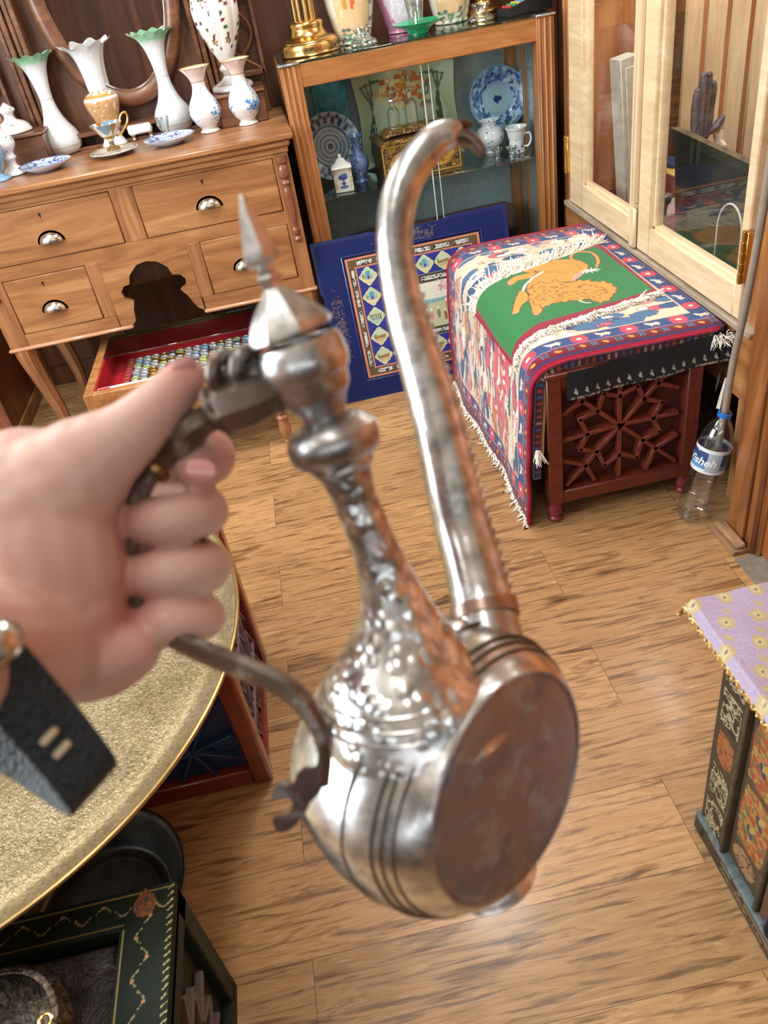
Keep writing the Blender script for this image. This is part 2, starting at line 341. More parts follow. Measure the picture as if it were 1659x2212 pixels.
struct('wall_front', wf, WALLW)
fm = MB()
for x in (-1.9, -.8, .3, 1.36): fm.box((x, -2.04, 1.7), (x+.04, -2.0, 2.45))
for z in (1.7, 2.41): fm.box((-1.9, -2.04, z), (1.4, -2.0, z+.04))
wn = struct('window_2', fm, ORW); struct('window_pane', MB().box((-1.88, -2.025, 1.72), (1.38, -2.02, 2.43), .0005), GLASS, wn)
struct('ceiling', MB().box((-2.6, -2, 2.7), (2.1, 3.7, 2.8)), plain('ceiling_paint', c(226, 222, 212), .9))
# right-hand post, skirting, threshold, wall panel
p = MB().box((1.03, 1.535, 0), (1.13, 1.614, 2.7), .003).box((1.037, 1.51, 0), (1.13, 1.537, 2.7), .006).box((1.028, 1.487, 0), (1.13, 1.512, 2.7), .008).box((1.04, 1.465, 0), (1.13, 1.49, 2.7), .003)
struct('trim_1', p, POSTW)
struct('baseboard_right', MB().box((.985, 1.5, 0), (1.03, 1.64, .016), .003).box((.995, 1.505, .014), (1.028, 1.63, .028), .005), wood('scuffed_skirting', c(112, 78, 52), c(150, 112, 80), c(176, 140, 106), 'y', 2., .7, 0))
struct('trim_2', MB().box((.985, -.4, 0), (1.06, 1.49, .004), .001).box((1.03, -.4, .003), (1.05, 1.46, .02), .002), plain('dusty_metal_threshold', c(150, 142, 130), .5, .4, bmp=.2, bs=60))
pn = MB().box((1.045, -.4, .02), (1.12, 1.467, 2.7), .002)
struct('wall_right_panel', pn, wood('orange_veneer_panel', c(150, 80, 32), c(186, 108, 48), c(200, 124, 62), 'z', .5, .4, .2, contrast=.6))
# ================================================================= RIGHT GLAZED CASE
T = thing('display_case', 'pale pine glazed display case with brass hinges built along the right wall', 'display case', (1.1, 2.35, 0))
O = (1.1, 2.35, 0)
for bx in (((1.1, 1.614, .0), (1.16, 1.752, 2.3), .003), ((1.1, 3.0, .0), (1.17, 3.115, 2.3), .003)): obj('case_frame', MB().box(*bx), ORW, T, O)
obj('frame_bead', MB().box((1.093, 3.03, 0), (1.101, 3.05, 2.3), .003), ORW, T, O); obj('frame_bead', MB().box((1.093, 3.075, 0), (1.101, 3.09, 2.3), .003), ORW, T, O)
obj('apron', MB().box((1.092, 1.614, .34), (1.12, 3.1, .54), .003), ORWY, T, O)
obj('sill', MB().box((1.07, 1.69, .537), (1.16, 3.04, .555), .003), wood('grey_worn_sill', c(132, 118, 98), c(164, 150, 128), c(186, 172, 150), 'y', 1.3, .7, 0), T, O)
obj('case_bottom', MB().box((1.15, 1.62, .50), (2.0, 3.1, .55), .002), plain('dark_red_velvet', c(88, 14, 42), .9, var=.25, bs=40), T, O)
CSW = wood('case_side_pine', c(150, 88, 52), c(186, 128, 84), c(206, 150, 104), 'z', .8, .45, .1, knots=True)
for bx in (((1.16, 3.05, .55), (2.0, 3.1, 2.3), .002), ((1.16, 1.62, .55), (2.0, 1.66, 2.3), .002)): obj('case_side', MB().box(*bx), CSW, T, O)
bk = MB().box((1.98, 1.62, .5), (2.01, 3.1, 2.3), .001)
sp_ = MB()
for x in np.arange(1.52, 1.95, .088): sp_.box((x, 3.035, .55), (x+.07, 3.052, 2.3), .006)
obj('pale_side_planks', sp_, PINEV, T, O); obj('dark_side_strip', MB().box((1.44, 3.04, .55), (1.52, 3.051, 2.3), .002), DKW, T, O)
for y in np.arange(1.64, 3.0, .118): bk.box((1.955, y, .55), (1.985, y+.095, 2.3), .006)
obj('case_back', bk, PINEV, T, O)
obj('dark_void_board', MB().box((1.3, 1.62, 0), (1.33, 3.1, .5), .002), DKW, T, O)  # dark board added to stand in for the shadowed void under the apron
obj('case_top', MB().box((1.09, 1.6, 2.3), (2.02, 3.12, 2.36), .005), ORWY, T, O)
def door(y0, y1, hinge_y, sw0, sw1, astr):
    d = obj('door', MB().box((1.078, y0, .56), (1.11, y0+sw0, 2.28), .004).box((1.078, y1-sw1, .56), (1.11, y1, 2.28), .004).box((1.078, y0+sw0-.002, .56), (1.11, y1-sw1+.002, .646), .004).box((1.078, y0+sw0-.002, 2.2), (1.11, y1-sw1+.002, 2.28), .004)
            .box((1.09, y0+sw0-.001, .64), (1.118, y0+sw0+.014, 2.21), .003).box((1.09, y1-sw1-.014, .64), (1.118, y1-sw1+.001, 2.21), .003).box((1.09, y0+sw0, .64), (1.118, y1-sw1, .656), .003), PINEV if False else PINE, T, O)
    obj('glass_pane', MB().box((1.098, y0+sw0, .645), (1.102, y1-sw1, 2.2), .0005), CASEG, d)
    d.children[0].data.transform(Matrix.Translation(-Vector(O)))
    if astr:
        a = MB().box((1.066, y0-.006, .70), (1.082, y0+.012, 2.28), .003).box((1.066, y0+.012, .70), (1.082, y0+.032, 2.28), .006).box((1.066, y0-.006, .56), (1.082, y0+.034, .685), .006)
        obj('meeting_bead', a, PINEV, d, O)
    for z in (.73, 1.9):
        h = MB().box((1.066, hinge_y-.014, z-.062), (1.0805, hinge_y+.014, z+.062), .001); h.tube([(1.066, hinge_y, z-.066), (1.066, hinge_y, z+.066)], .0065, 12)
        for k in range(5): h.tube([(1.066, hinge_y, z-.06+k*.026), (1.066, hinge_y, z-.041+k*.026)], .0078, 12)
        obj('hinge', h, BRASS, d, O)
door(2.393, 2.994, 3.0, .062, .125, True)
door(1.762, 2.386, 1.757, .036, .085, False)
# ---- things inside the case
t = MB(); t.box((-.036, -.03, 0), (.036, .03, .50), .003).box((-.02, -.034, .02), (.03, -.029, .47), .002)
o = single('display_board', t, plain('grey_white_board', c(190, 184, 172), .7), 'narrow pale grey board leaning inside the case behind the far door', 'board', (1.235, 2.80, .552), 0); o.rotation_euler = (0.0, -.09, .25)
t = MB(); prof = [(0, 0), (.06, 0), (.055, .01), (.02, .02), (.012, .1), (.02, .12), (.03, .13)]
hand = MB().lathe(smooth_path([(.001, 0), (.05, 0), (.045, .012), (.018, .03), (.016, .06), (.028, .085), (.001, .09)], 5), 24)
T2 = thing('hand_sculpture', 'blue and brown wooden hand sculpture standing on the orange box inside the case', 'sculpture', (1.53, 2.88, .645), .4)
obj('base', hand, plain('dark_carved_wood', c(70, 48, 40), .4), T2)
FG = plain('mottled_blue_brown_paint', c(92, 84, 92), .4, var=.5, bs=40)
for k, (x, h) in enumerate(((-.042, .20), (-.015, .235), (.013, .232), (.038, .205))):
    P = [(x*.6, 0, .08), (x*.9, 0, .12), (x, 0, .17), (x, -.004, h*1.2)]; obj('finger', MB().tube(smooth_path(P, 5), [.014]*15+[.011], 12).sphere((x, -.004, h*1.2), .0115), FG, T2)
obj('finger', MB().tube(smooth_path([(.03, 0, .09), (.06, -.01, .1), (.085, -.015, .125)], 5), [.014]*10+[.011], 12).sphere((.085, -.015, .125), .012), FG, T2)
t = MB(); MT = FR((0, 0, 0), (0, -1, .0), (.12, 0, 1)); t.prism([(.12, 0), (.56, -.01), (.56, .285), (0, .30)], -.006, .006, MT); t.prism([(0.0, .285), (.56, .27), (.56, .295), (-.012, .312)], -.012, .02, MT); t.prism([(.02, .24), (.56, .23), (.56, .25), (.012, .26)], -.014, .004, MT)
o = single('serving_tray', t, plain('dark_green_black_lacquer', c(40, 50, 45), .25, coat=.4), 'dark green lacquer tray standing on edge behind the near glass door', 'tray', (1.225, 2.53, .553), 0)
T2 = thing('plate_stand', 'clear wire plate stand behind the near glass door', 'plate stand', (1.20, 2.06, .551), .1)
P = [(0, .055*math.cos(a), .13+.075*math.sin(a)) for a in np.linspace(0, math.pi, 14)]; P = [(0, .055, 0)]+P+[(0, -.055, 0)]
obj('arch', MB().tube(P, .0028, 8), plain('acrylic_wire', c(200, 206, 204), .15, coat=.5), T2)
obj('foot', MB().tube([(0, .05, .003), (-.09, .05, .003)], .0026, 8).tube([(0, -.05, .003), (-.09, -.05, .003)], .0026, 8).tube([(-.04, -.05, .004), (-.04, .05, .004)], .0026, 8), plain('acrylic_wire_foot', c(200, 206, 204), .15, coat=.5), T2)
# small wooden table with blue rimmed bowl inside case
T2 = thing('carved_wooden_box', 'small orange carved wooden box inside the case beside the hand sculpture', 'box', (1.50, 2.90, .551), .1)
obj('body', MB().box((-.11, -.09, 0), (.11, .09, .08), .004), plain('orange_carved_wood', c(150, 78, 44), .6, bmp=.8, bs=90, var=.4), T2); obj('lid', MB().box((-.12, -.1, .08), (.12, .1, .092), .004), plain('yellow_edge_wood', c(210, 170, 90), .5), T2)
single('blue_book', MB().box((-.04, -.06, 0), (.03, .06, .018), .002), plain('blue_cloth', c(40, 58, 104), .6), 'dark blue book lying on the orange carved box inside the case', 'book', (1.435, 2.92, .6435), .3)
single('star_ornament', MB().prism([((.05 if k % 2 else .022)*math.cos(k*math.pi/5), (.05 if k % 2 else .022)*math.sin(k*math.pi/5)) for k in range(10)], -.006, .006, FR((0, 0, .05), (0, 1, 0), (0, 0, 1))), plain('pale_star', c(206, 190, 170), .5), 'pale star shaped ornament inside the case right of the hand sculpture', 'ornament', (1.60, 2.88, .6435))
single('oil_candlestick', MB().lathe(smooth_path([(.001, 0), (.04, 0), (.038, .008), (.012, .03), (.01, .1), (.02, .12), (.022, .14), (.01, .145), (.001, .15)], 5), 24), plain('smoky_glass_base', c(120, 118, 116), .12, coat=.6), 'small smoky glass candlestick behind the near glass door', 'candlestick', (1.19, 2.44, .551))
single('folded_paper', MB().box((-.09, -.07, 0), (.09, .07, .012), .002), plain('grey_paper', c(150, 142, 140), .8), 'grey paper pad lying on the red velvet inside the case', 'paper', (1.33, 2.70, .551), .2)
single('brass_coin', MB().lathe([(.001, 0), (.018, 0), (.018, .004), (.001, .005)], 20), BRASS, 'small brass coin on the grey paper pad in the case', 'coin', (1.31, 2.72, .5635))
# ================================================================= SIDEBOARD
SY = 2.96
T = thing('sideboard', 'walnut sideboard with cup handles and scalloped arch on cabriole legs', 'sideboard', (-.53, 3.2, 0)); O = (-.53, 3.2, 0)
XL, XR = -1.12, .055
car = MB().box((XL, SY+.02, .447), (XL+.02, 3.46, .96), .002).box((XR-.02, SY+.02, .447), (XR, 3.46, .96), .002).box((XL, 3.44, .447), (XR, 3.46, .96), .002).box((XL, SY+.03, .93), (XR, 3.46, .96), .002).box((XL, SY+.03, .447), (-.72, 3.46, .46), .002).box((-.35, SY+.03, .447), (XR, 3.46, .46), .002).box((-.72, SY+.03, .447), (-.71, 3.44, .7)).box((-.36, SY+.03, .447), (-.35, 3.44, .7)).box((-.72, SY+.03, .69), (-.35, 3.44, .71))
obj('carcass', car, WALV, T, O)
top = MB().box((XL-.04, SY-.04, .978), (XR+.03, 3.5, 1.0), .006).box((XL-.025, SY-.022, .955), (XR+.015, 3.49, .98), .007).box((XL-.01, SY-.008, .935), (XR+.005, 3.48, .957), .004)
obj('table_top', top, WAL, T, O)
# face frame: rails and stiles around the drawers
for bx in (((XL, SY, .925), (XR, SY+.03, .937), .001), ((XL, SY, .698), (XR, SY+.03, .745), .001), ((XL, SY, .447), (-.70, SY+.03, .495), .001), ((-.37, SY, .447), (XR, SY+.03, .498), .001)): obj('rail', MB().box(*bx), WAL, T, O)

for bx in (((XL, SY-.001, .447), (-1.045, SY+.03, .935)), ((-.576, SY-.001, .745), (-.497, SY+.03, .926)), ((.0, SY-.001, .447), (XR, SY+.03, .935)), ((-.745, SY-.001, .495), (-.697, SY+.03, .70)), ((-.375, SY-.001, .498), (-.325, SY+.03, .70))): obj('stile', MB().box(*bx), WALV, T, O)
def cup(mb, x, z, w=.042):
    n = 16; V = []; F = []
    for i in range(n+1):
        a = math.pi*i/n
        for j in range(7):
            b_ = math.pi/2*j/6; V.append((x-w*math.cos(a)*math.cos(b_*.92), SY-.004-.024*math.sin(b_), z-.014+w*.78*math.sin(a)*math.cos(b_*.92)))
    for i in range(n):
        for j in range(6): q = i*7+j; F.append((q, q+7, q+8, q+1))
    mb.add(V, F)
    P = [(x-(w+.006)*math.cos(a), z-.016+(w*.78+.008)*math.sin(a)) for a in np.linspace(0, math.pi, 18)]+[(x+w-.002, z-.016), (x-w+.002, z-.016)]
    mb.prism([(p_[0], -p_[1]) for p_ in P], -SY+.0, -SY+.003, np.array([[1, 0, 0, 0], [0, 0, -1, 0], [0, -1, 0, 0], [0, 0, 0, 1]]))
    return mb
for (x0, x1, z0, z1, hx, hz, kx) in ((-1.043, -.578, .747, .923, -.82, .815, -.826), (-.495, -.002, .747, .924, -.254, .822, -.257), (-1.043, -.747, .497, .696, -.902, .578, -.908), (-.323, -.002, .50, .697, -.183, .588, None)):
    d = obj('drawer', MB().box((x0, SY-.003, z0), (x1, SY+.32, z1), .003), WAL, T, O)
    obj('cup_handle', cup(MB(), hx, hz), STEEL, d, O)
    if kx is not None: obj('keyhole', MB().tube([(kx, SY-.0035, z1-.026), (kx, SY-.0045, z1-.026)], .0045, 10).box((kx-.0018, SY-.0045, z1-.038), (kx+.0018, SY-.0032, z1-.026), .0003), BLACK, d, O)
# centre panel with the cut-out arch
ct = [(-.632, .447), (-.628, .505), (-.615, .53), (-.62, .545), (-.648, .56), (-.652, .583), (-.632, .60), (-.612, .598), (-.60, .63), (-.567, .66), (-.525, .668), (-.483, .66), (-.455, .632), (-.447, .600), (-.425, .595), (-.408, .575), (-.418, .552), (-.442, .545), (-.42, .525), (-.40, .49), (-.37, .447)]
ct = [(-.655, .449), (-.637, .462), (-.632, .50), (-.620, .535), (-.648, .553), (-.653, .578), (-.637, .597), (-.615, .600), (-.603, .632), (-.567, .664), (-.53, .67), (-.493, .662), (-.462, .635), (-.452, .603), (-.427, .600), (-.41, .58), (-.416, .556), (-.44, .543), (-.42, .515), (-.405, .478), (-.395, .462), (-.375, .449)]
P = [(-.697, .449)]+ct+[(-.375, .70), (-.697, .70)]
obj('arched_panel', MB().prism([(x, -z) for x, z in P], -SY-.018, -SY+.0015, np.array([[1, 0, 0, 0], [0, 0, -1, 0], [0, -1, 0, 0], [0, 0, 0, 1]])), WAL, T, O)
EDG = plain('polished_walnut_edge', c(190, 140, 108), .25, coat=.4)
for bx in (((XL-.008, SY-.008, .436), (-.652, SY+.03, .45), .005), ((-.378, SY-.008, .436), (XR+.006, SY+.03, .45), .005)): obj('bottom_moulding', MB().box(*bx), EDG, T, O)
hc = MB().lathe(smooth_path([(.006, 0), (.013, .006), (.015, .014), (.008, .024), (.013, .032), (.014, .046), (.010, .058), (.012, .075), (.015, .10), (.0165, .17), (.012, .20), (.018, .21), (.012, .222), (.02, .235), (.018, .262), (.014, .272), (.02, .28), (.02, .30)], 4), 20, (.027, SY-.004, .628))
obj('turned_half_column', hc, plain('polished_turned_walnut', c(126, 76, 50), .25, coat=.5), T, O)
hc = MB().lathe(smooth_path([(.006, 0), (.013, .006), (.015, .014), (.008, .024), (.013, .032), (.014, .046), (.010, .058), (.012, .075), (.015, .10), (.0165, .17), (.012, .20), (.018, .21), (.012, .222), (.02, .235), (.018, .262), (.014, .272), (.02, .28), (.02, .30)], 4), 20, (-1.088, SY-.004, .628))
obj('turned_half_column', hc, plain('polished_turned_walnut_left', c(126, 76, 50), .25, coat=.5), T, O)
for sx, x in ((-1, XL+.045), (1, XR-.04)):
    for sy, y in ((-1, SY+.04), (1, 3.41)):
        P = smooth_path([(x, y, .45), (x+sx*.004, y+sy*.006, .40), (x-sx*.004, y, .30), (x-sx*.02, y, .18), (x-sx*.022, y, .08), (x-sx*.004, y+sy*.012, .03), (x+sx*.012, y+sy*.02, 0)], 6)
        Rr = np.interp(np.linspace(0, 1, len(P)), [0, .12, .3, .6, .85, 1], [.045, .043, .034, .024, .021, .03])
        obj('leg', MB().tube(P, Rr, 8, phase=math.pi/8), WALV, T, O)
# ---- jewellery table
T = thing('jewellery_table', 'low wooden showcase table with red velvet and rows of rings under the sideboard', 'table', (-.49, 2.85, 0)); O = (-.49, 2.85, 0)
X0, X1, Y0, Y1 = -.825, -.145, 2.60, 3.12
obj('side_panel', MB().box((X0, Y0, .17), (X0+.035, Y1, .365), .003), ORW, T, O); obj('side_panel', MB().box((X1-.035, Y0, .17), (X1, Y1, .365), .003), ORW, T, O)
obj('front_apron', MB().box((X0+.03, Y0, .17), (X1-.03, Y0+.03, .362), .003), ORWY, T, O); obj('back_apron', MB().box((X0+.03, Y1-.03, .17), (X1-.03, Y1, .362), .003), ORWY, T, O)
RV = plain('bright_red_velvet', c(176, 12, 30), .95, var=.1); obj('velvet_bed', MB().box((X0+.034, Y0+.03, .26), (X1-.034, Y1-.03, .285), .001), RV, T, O)
obj('velvet_lining', MB().box((X0+.034, Y0+.03, .28), (X0+.04, Y1-.03, .36), .001).box((X1-.04, Y0+.03, .28), (X1-.034, Y1-.03, .36), .001).box((X0+.034, Y1-.036, .28), (X1-.034, Y1-.03, .36), .001), RV, T, O)
ws = MB().box((X0+.036, Y0+.028, .345), (X1-.036, Y0+.07, .352), .002)
l_ = obj('white_ledge', ws, plain('white_acrylic_ledge', c(214, 206, 212), .3, coat=.3), T, O); obj('red_slot', MB().box((X0+.045, Y0+.038, .3515), (X0+.085, Y0+.06, .3535), .001), RV, l_, O)
obj('glass_top', MB().box((X0+.035, Y0+.3, .362), (X1-.035, Y1, .368), .001), SHELFG, T, O)
for x in (X0+.03, X1-.03):
    for y in (Y0+.03, Y1-.03): obj('leg', MB().lathe(smooth_path([(.008, 0), (.016, .004), (.011, .016), (.018, .03), (.024, .06), (.018, .10), (.026, .112), (.018, .122), (.026, .135), (.022, .142)], 4)+0, 18, (x, y, 0)).box((x-.026, y-.026, .14), (x+.026, y+.026, .2), .003), WALV, T, O)
# rings in clear capsules
RC = [plain('ring_clear_silver', c(206, 210, 214), .15, .6, coat=.6), plain('ring_gold', c(206, 176, 96), .2, .9), plain('ring_green_stone', c(176, 186, 120), .15, .2, coat=.6), plain('ring_rose', c(176, 84, 80), .2, .3, coat=.6), plain('ring_dark_stone', c(96, 100, 110), .15, .4, coat=.6), plain('ring_blue_grey', c(150, 176, 196), .15, .4, coat=.6)]
LAB = ['clear silver', 'gold', 'pale green stone', 'rose coloured', 'dark stone', 'blue grey']
protos = []
for k, mt in enumerate(RC):
    t = MB().tube([(.0135*math.cos(a), .0135*math.sin(a), .012) for a in np.linspace(0, 2*math.pi, 18)], .0028, 8).lathe([(.001, 0), (.0125, 0), (.0125, .009), (.010, .011), (.001, .0125)], 16)
    o = single('ring', t, mt, LAB[k]+' ring in its capsule in the rows on the red velvet', 'ring', (0, 0, 0), 0, 'rings in rows on the red velvet: '+LAB[k]); protos.append(o)
used = [False]*6; cnt = 0
ORD = ['first', 'second', 'third', 'fourth', 'fifth', 'sixth', 'seventh', 'eighth', 'ninth', 'tenth', 'eleventh', 'twelfth', 'thirteenth', 'fourteenth', 'fifteenth', 'sixteenth', 'seventeenth']
for i in range(17):
    for j in range(11):
        x = -.715+i*.0325+(j % 2)*.003; y = 2.70+j*.029
        k = 3 if i < 1 else [0, 2, 5, 0][(j+i) % 4] if i < 3 else random.choice([0, 0, 4, 1, 2, 5, 0])
        if x > -.21: continue
        o = protos[k]
        if used[k]: o = o.copy(); COL.objects.link(o)
        used[k] = True; o.location = (x+random.uniform(-.002, .002), y, .2855); o.rotation_euler = (.0, 0, random.random()*6)
        o['label'] = LAB[k]+' capsuled ring on red velvet, '+ORD[i]+' from left in '+ORD[10-j]+' row from back'; o['group'] = 'rings in rows on the red velvet'
# cabinet at far left behind the legs
T = thing('low_cupboard', 'dark red brown wooden cupboard at the left edge behind the sideboard leg', 'cupboard', (-1.6, 3.3, 0))
obj('body', MB().box((-.42, -.2, .06), (.3, .3, .9), .004), wood('cupboard_brown', c(90, 44, 24), c(126, 68, 40), c(146, 86, 54), 'z', .8, .4, .2), T)
obj('plinth', MB().box((-.43, -.215, 0), (.31, .3, .06), .004), WAL, T); obj('door', MB().box((-.38, -.215, .12), (.24, -.2, .8), .006), wood('cupboard_door', c(110, 52, 26), c(146, 80, 44), c(160, 96, 58), 'z', .8, .4, .2), T)
# ================================================================= MIRROR STAND
T = thing('mirror_stand', 'dark carved oval dressing mirror stand on top of the walnut sideboard', 'mirror', (-.46, 3.42, 1.0)); O = (-.46, 3.42, 1.0)
MC = (-.455, 3.42, 1.52); A_, B_ = .235, .385
P = [(MC[0]+A_*math.cos(a), MC[1], MC[2]+B_*math.sin(a)) for a in np.linspace(0, 2*math.pi, 73)]
obj('oval_frame', MB().tube(P, .031, 14, cap=False, up=(0, 1, 0), flat=.8), MIRW, T, O)
mm, nt, b = newmat('mirror_silvering'); b.inputs['Base Color'].default_value = (.86, .88, .88, 1); b.inputs['Metallic'].default_value = 1; b.inputs['Roughness'].default_value = .02
obj('mirror_glass', MB().prism([(MC[0]+A_*math.cos(a), MC[2]+B_*math.sin(a)) for a in np.linspace(0, 2*math.pi, 65)[:-1]], -.004, .004, FR((0, MC[1], 0), (1, 0, 0), (0, 0, 1))), mm, T, O)
for x0 in (-.83, -.17):
    pst = MB()
    for k in range(4): pst.box((x0+k*.022-.02, 3.40-.01*(k % 2), 1.06), (x0+k*.022, 3.45, 2.05), .004)
    obj('side_post', pst, MIRW, T, O)
    fw = MB(); cxx = x0+(-.15 if x0 < -.5 else .14)
    for zc in (1.27, 1.5):
        for s in (-1, 1):
            fw.tube([(cxx+s*(.065-.12*math.sin(a)), 3.43, zc-.12+.25*a/math.pi) for a in np.linspace(0, math.pi, 14)], .006, 8, up=(0, 1, 0))
    fw.box((cxx-.075, 3.42, 1.13), (cxx+.075, 3.44, 1.15)).box((cxx-.075, 3.42, 1.63), (cxx+.075, 3.44, 1.65)).box((cxx-.08, 3.42, 1.13), (cxx-.065, 3.44, 1.65)).box((cxx+.065, 3.42, 1.13), (cxx+.08, 3.44, 1.65))
    obj('fretwork', fw, MIRW, T, O)
obj('backboard', MB().box((-1.14, 3.455, 1.0), (.04, 3.475, 2.1), .003), DKW, T, O)
obj('base_shelf', MB().box((-.86, 3.36, 1.045), (-.12, 3.455, 1.06), .003).box((-.86, 3.37, 1.0), (-.12, 3.38, 1.012), .002), MIRW, T, O)
for x0, x1 in ((-1.12, -.79), (-.155, .02)):
    d = obj('drawer_box', MB().box((x0, 3.24, 1.0), (x1, 3.45, 1.098), .004).box((x0-.006, 3.232, 1.098), (x1+.006, 3.455, 1.108), .003), MIRW, T, O)
    obj('knob', MB().sphere(((x0+x1)/2, 3.232, 1.05), .011), BRASS, d, O)
# ================================================================= THINGS ON THE SIDEBOARD
def vase(name, label, x, y, z, prof, cv, group=None, mod=None, rz=0, rows=90, cat='vase', mat=None):
    mb = painted_lathe(MB(), prof, cv, rows=rows, mod=mod)
    return single(name, mb, mat or PAINT, label, cat, (x, y, z), rz, group, fix=False, angle=80)
def frill(n, amp, v0=.85, up=0.):
    def f(R, Z, th, t):
        w = np.clip((t-v0)/(1-v0), 0, 1)**1.5; return R*(1+amp*w*np.cos(n*th)), Z+up*w*np.cos(n*th)
    return f
gw = Cv(0, 0, 1, 1, .01, c(232, 238, 240)); gw.rect(0, .915, 1, 1.1, c(160, 222, 182)); gw.rect(0, .88, 1, .915, c(204, 236, 216)); gw.rect(0, .6, 1, .607, c(206, 200, 190)); gw.rect(0, .2, 1, .206, c(200, 190, 176))
GP = [(.001, 0), (.045, .001), (.066, .018), (.074, .045), (.066, .075), (.044, .11), (.029, .15), (.024, .19), (.028, .235), (.040, .285), (.060, .318), (.083, .334)]
vase('fluted_glass_vase', 'tall white glass vase with frilled green rim at the left by the wood box', -.763, 3.388, 1.0, GP, gw, 'green rimmed white glass vases', frill(12, .05, .84, .004))
vase('fluted_glass_vase', 'tall white glass vase with frilled green rim right of the mirror centre', -.332, 3.40, 1.0, GP, gw, 'green rimmed white glass vases', frill(12, .05, .84, .004))
wb_ = Cv(0, 0, 1, 1, .008, c(236, 240, 242))
wb_.rect(0, .27, 1, .50, c(206, 164, 112))
for k in range(16): wb_.disc(k/16+.03, .26+.01*(k % 2), .03, .035, c(232, 234, 232) if k % 2 else c(206, 164, 112))
for k in range(70): wb_.disc(random.random(), random.uniform(.29, .49), .012, .008, c(236, 214, 170) if k % 2 else c(186, 132, 84))
wb_.rect(0, .52, 1, .55, c(198, 156, 82)); wb_.rect(0, .03, 1, .04, c(206, 176, 110))
for k in range(9): wb_.disc(k/9, .58, .03, .03, c(206, 164, 112))
vase('ruffled_vase', 'white vase with tan flowered belly and ruffled rim before the oval mirror', -.571, 3.374, 1.0, [(.001, 0), (.046, .001), (.044, .01), (.036, .025), (.034, .05), (.046, .09), (.06, .13), (.064, .155), (.05, .175), (.032, .183), (.034, .19), (.036, .23), (.044, .28), (.06, .318), (.085, .335)], wb_, None, frill(8, .08, .84, .007))
bf = []
for seed in (3, 11):
    random.seed(seed); cv = Cv(0, 0, 1, 1, .006, c(236, 238, 238)); cv.rect(0, .80, 1, 1, c(238, 214, 206)); cv.rect(0, .795, 1, .80, c(170, 130, 80)); cv.rect(0, .985, 1, 1, c(206, 168, 110)); cv.rect(0, .02, 1, .03, c(200, 168, 110))
    for u in (.22, .72):
        for k in range(60): cv.disc(u+random.gauss(0, .07), .40+random.gauss(0, .05), .016, .012, random.choice([c(92, 168, 226), c(58, 134, 206), c(140, 198, 236), c(40, 100, 170)]), random.random()*3)
        for k in range(16): cv.disc(u+random.gauss(0, .02), .50+k*.012, .008, .01, c(76, 150, 216))
        for k in range(20): cv.disc(u+random.gauss(.03, .09), .33+random.gauss(0, .01), .02, .007, c(110, 190, 226))
    bf.append(cv)
BP = [(.001, 0), (.034, .001), (.034, .008), (.028, .016), (.044, .035), (.057, .065), (.05, .098), (.031, .13), (.024, .155), (.028, .178), (.042, .20), (.054, .213)]
vase('floral_vase', 'blue flowered white vase with pink mouth, the left of the pair', -.201, 3.233, 1.0, BP, bf[0], 'blue flowered vases with pink mouths', frill(10, .03, .9), 4.6)
vase('floral_vase', 'blue flowered white vase with pink mouth at the sideboard corner', -.057, 3.237, 1.0, BP, bf[1], 'blue flowered vases with pink mouths', frill(10, .03, .9), 4.4)
cv = Cv(0, 0, 1, 1, .006, c(238, 238, 234)); random.seed(5)
for u in np.arange(.06, 1, .125):
    for k in range(9):
        cv.disc(u+random.gauss(0, .02), .50+k*.045, .016, .011, c(40, 96, 60) if k % 2 else c(110, 30, 40), random.random()*3)
    cv.flower(u, .55, .03, (c(110, 24, 44), c(226, 180, 60)), 5); cv.flower(u, .8, .026, (c(96, 24, 34), c(226, 180, 60)), 5)
for v_ in (.30, .33, .2, .12): cv.rect(0, v_, 1, v_+.008, c(190, 160, 110))
def lobes(R, Z, th, t): return R*(1+.06*np.abs(np.sin(4*th))*np.clip((t-.4)*4, 0, 1)), Z
vase('painted_urn', 'large white lobed urn painted with dark red flowers on the mirror drawer box', -.085, 3.34, 1.1085, [(.001, 0), (.07, 0), (.072, .018), (.05, .028), (.03, .04), (.024, .055), (.034, .07), (.024, .085), (.03, .1), (.055, .15), (.078, .22), (.08, .28), (.062, .33), (.045, .345), (.055, .37)], cv, None, lobes)
def plate(name, label, x, y, z, r, cv, group=None, tilt=None):
    prof = [(.001, .012), (r*.55, .012), (r*.62, .016), (r*.97, .026), (r, .026), (r*.97, .021), (r*.6, .006), (r*.5, 0), (.001, .002)]
    mb = MB(); P = smooth_path(prof, 6); n = 120; rows = len(P); th = np.arange(n+1)/n*2*np.pi
    G = np.stack([P[:, 0][:, None]*np.cos(th), P[:, 0][:, None]*np.sin(th), P[:, 1][:, None]*np.ones(n+1)], -1)
    # resample radially for the painted side
    rr = np.linspace(.001, r, 60); pz = np.interp(rr, [0, r*.55, r*.62, r*.97, r], [.012, .012, .016, .026, .026]); G1 = np.stack([rr[:, None]*np.cos(th), rr[:, None]*np.sin(th), pz[:, None]*np.ones(n+1)], -1)
    mb.grid(G1, cv.sample(G1[..., 0]/r, G1[..., 1]/r)); P2 = npar(prof[4:]); G2 = np.stack([P2[:, 0][:, None]*np.cos(th), P2[:, 0][:, None]*np.sin(th), P2[:, 1][:, None]*np.ones(n+1)], -1); mb.grid(G2, np.ones(G2.shape)*npar(c(200, 212, 232)))
    o = single(name, mb, PAINT, label, 'plate', (x, y, z), 0, group, fix=False, angle=60)
    if tilt: o.rotation_euler = tilt
    return o
random.seed(21); pl1 = Cv(-1, -1, 1, 1, .012, c(196, 210, 234))
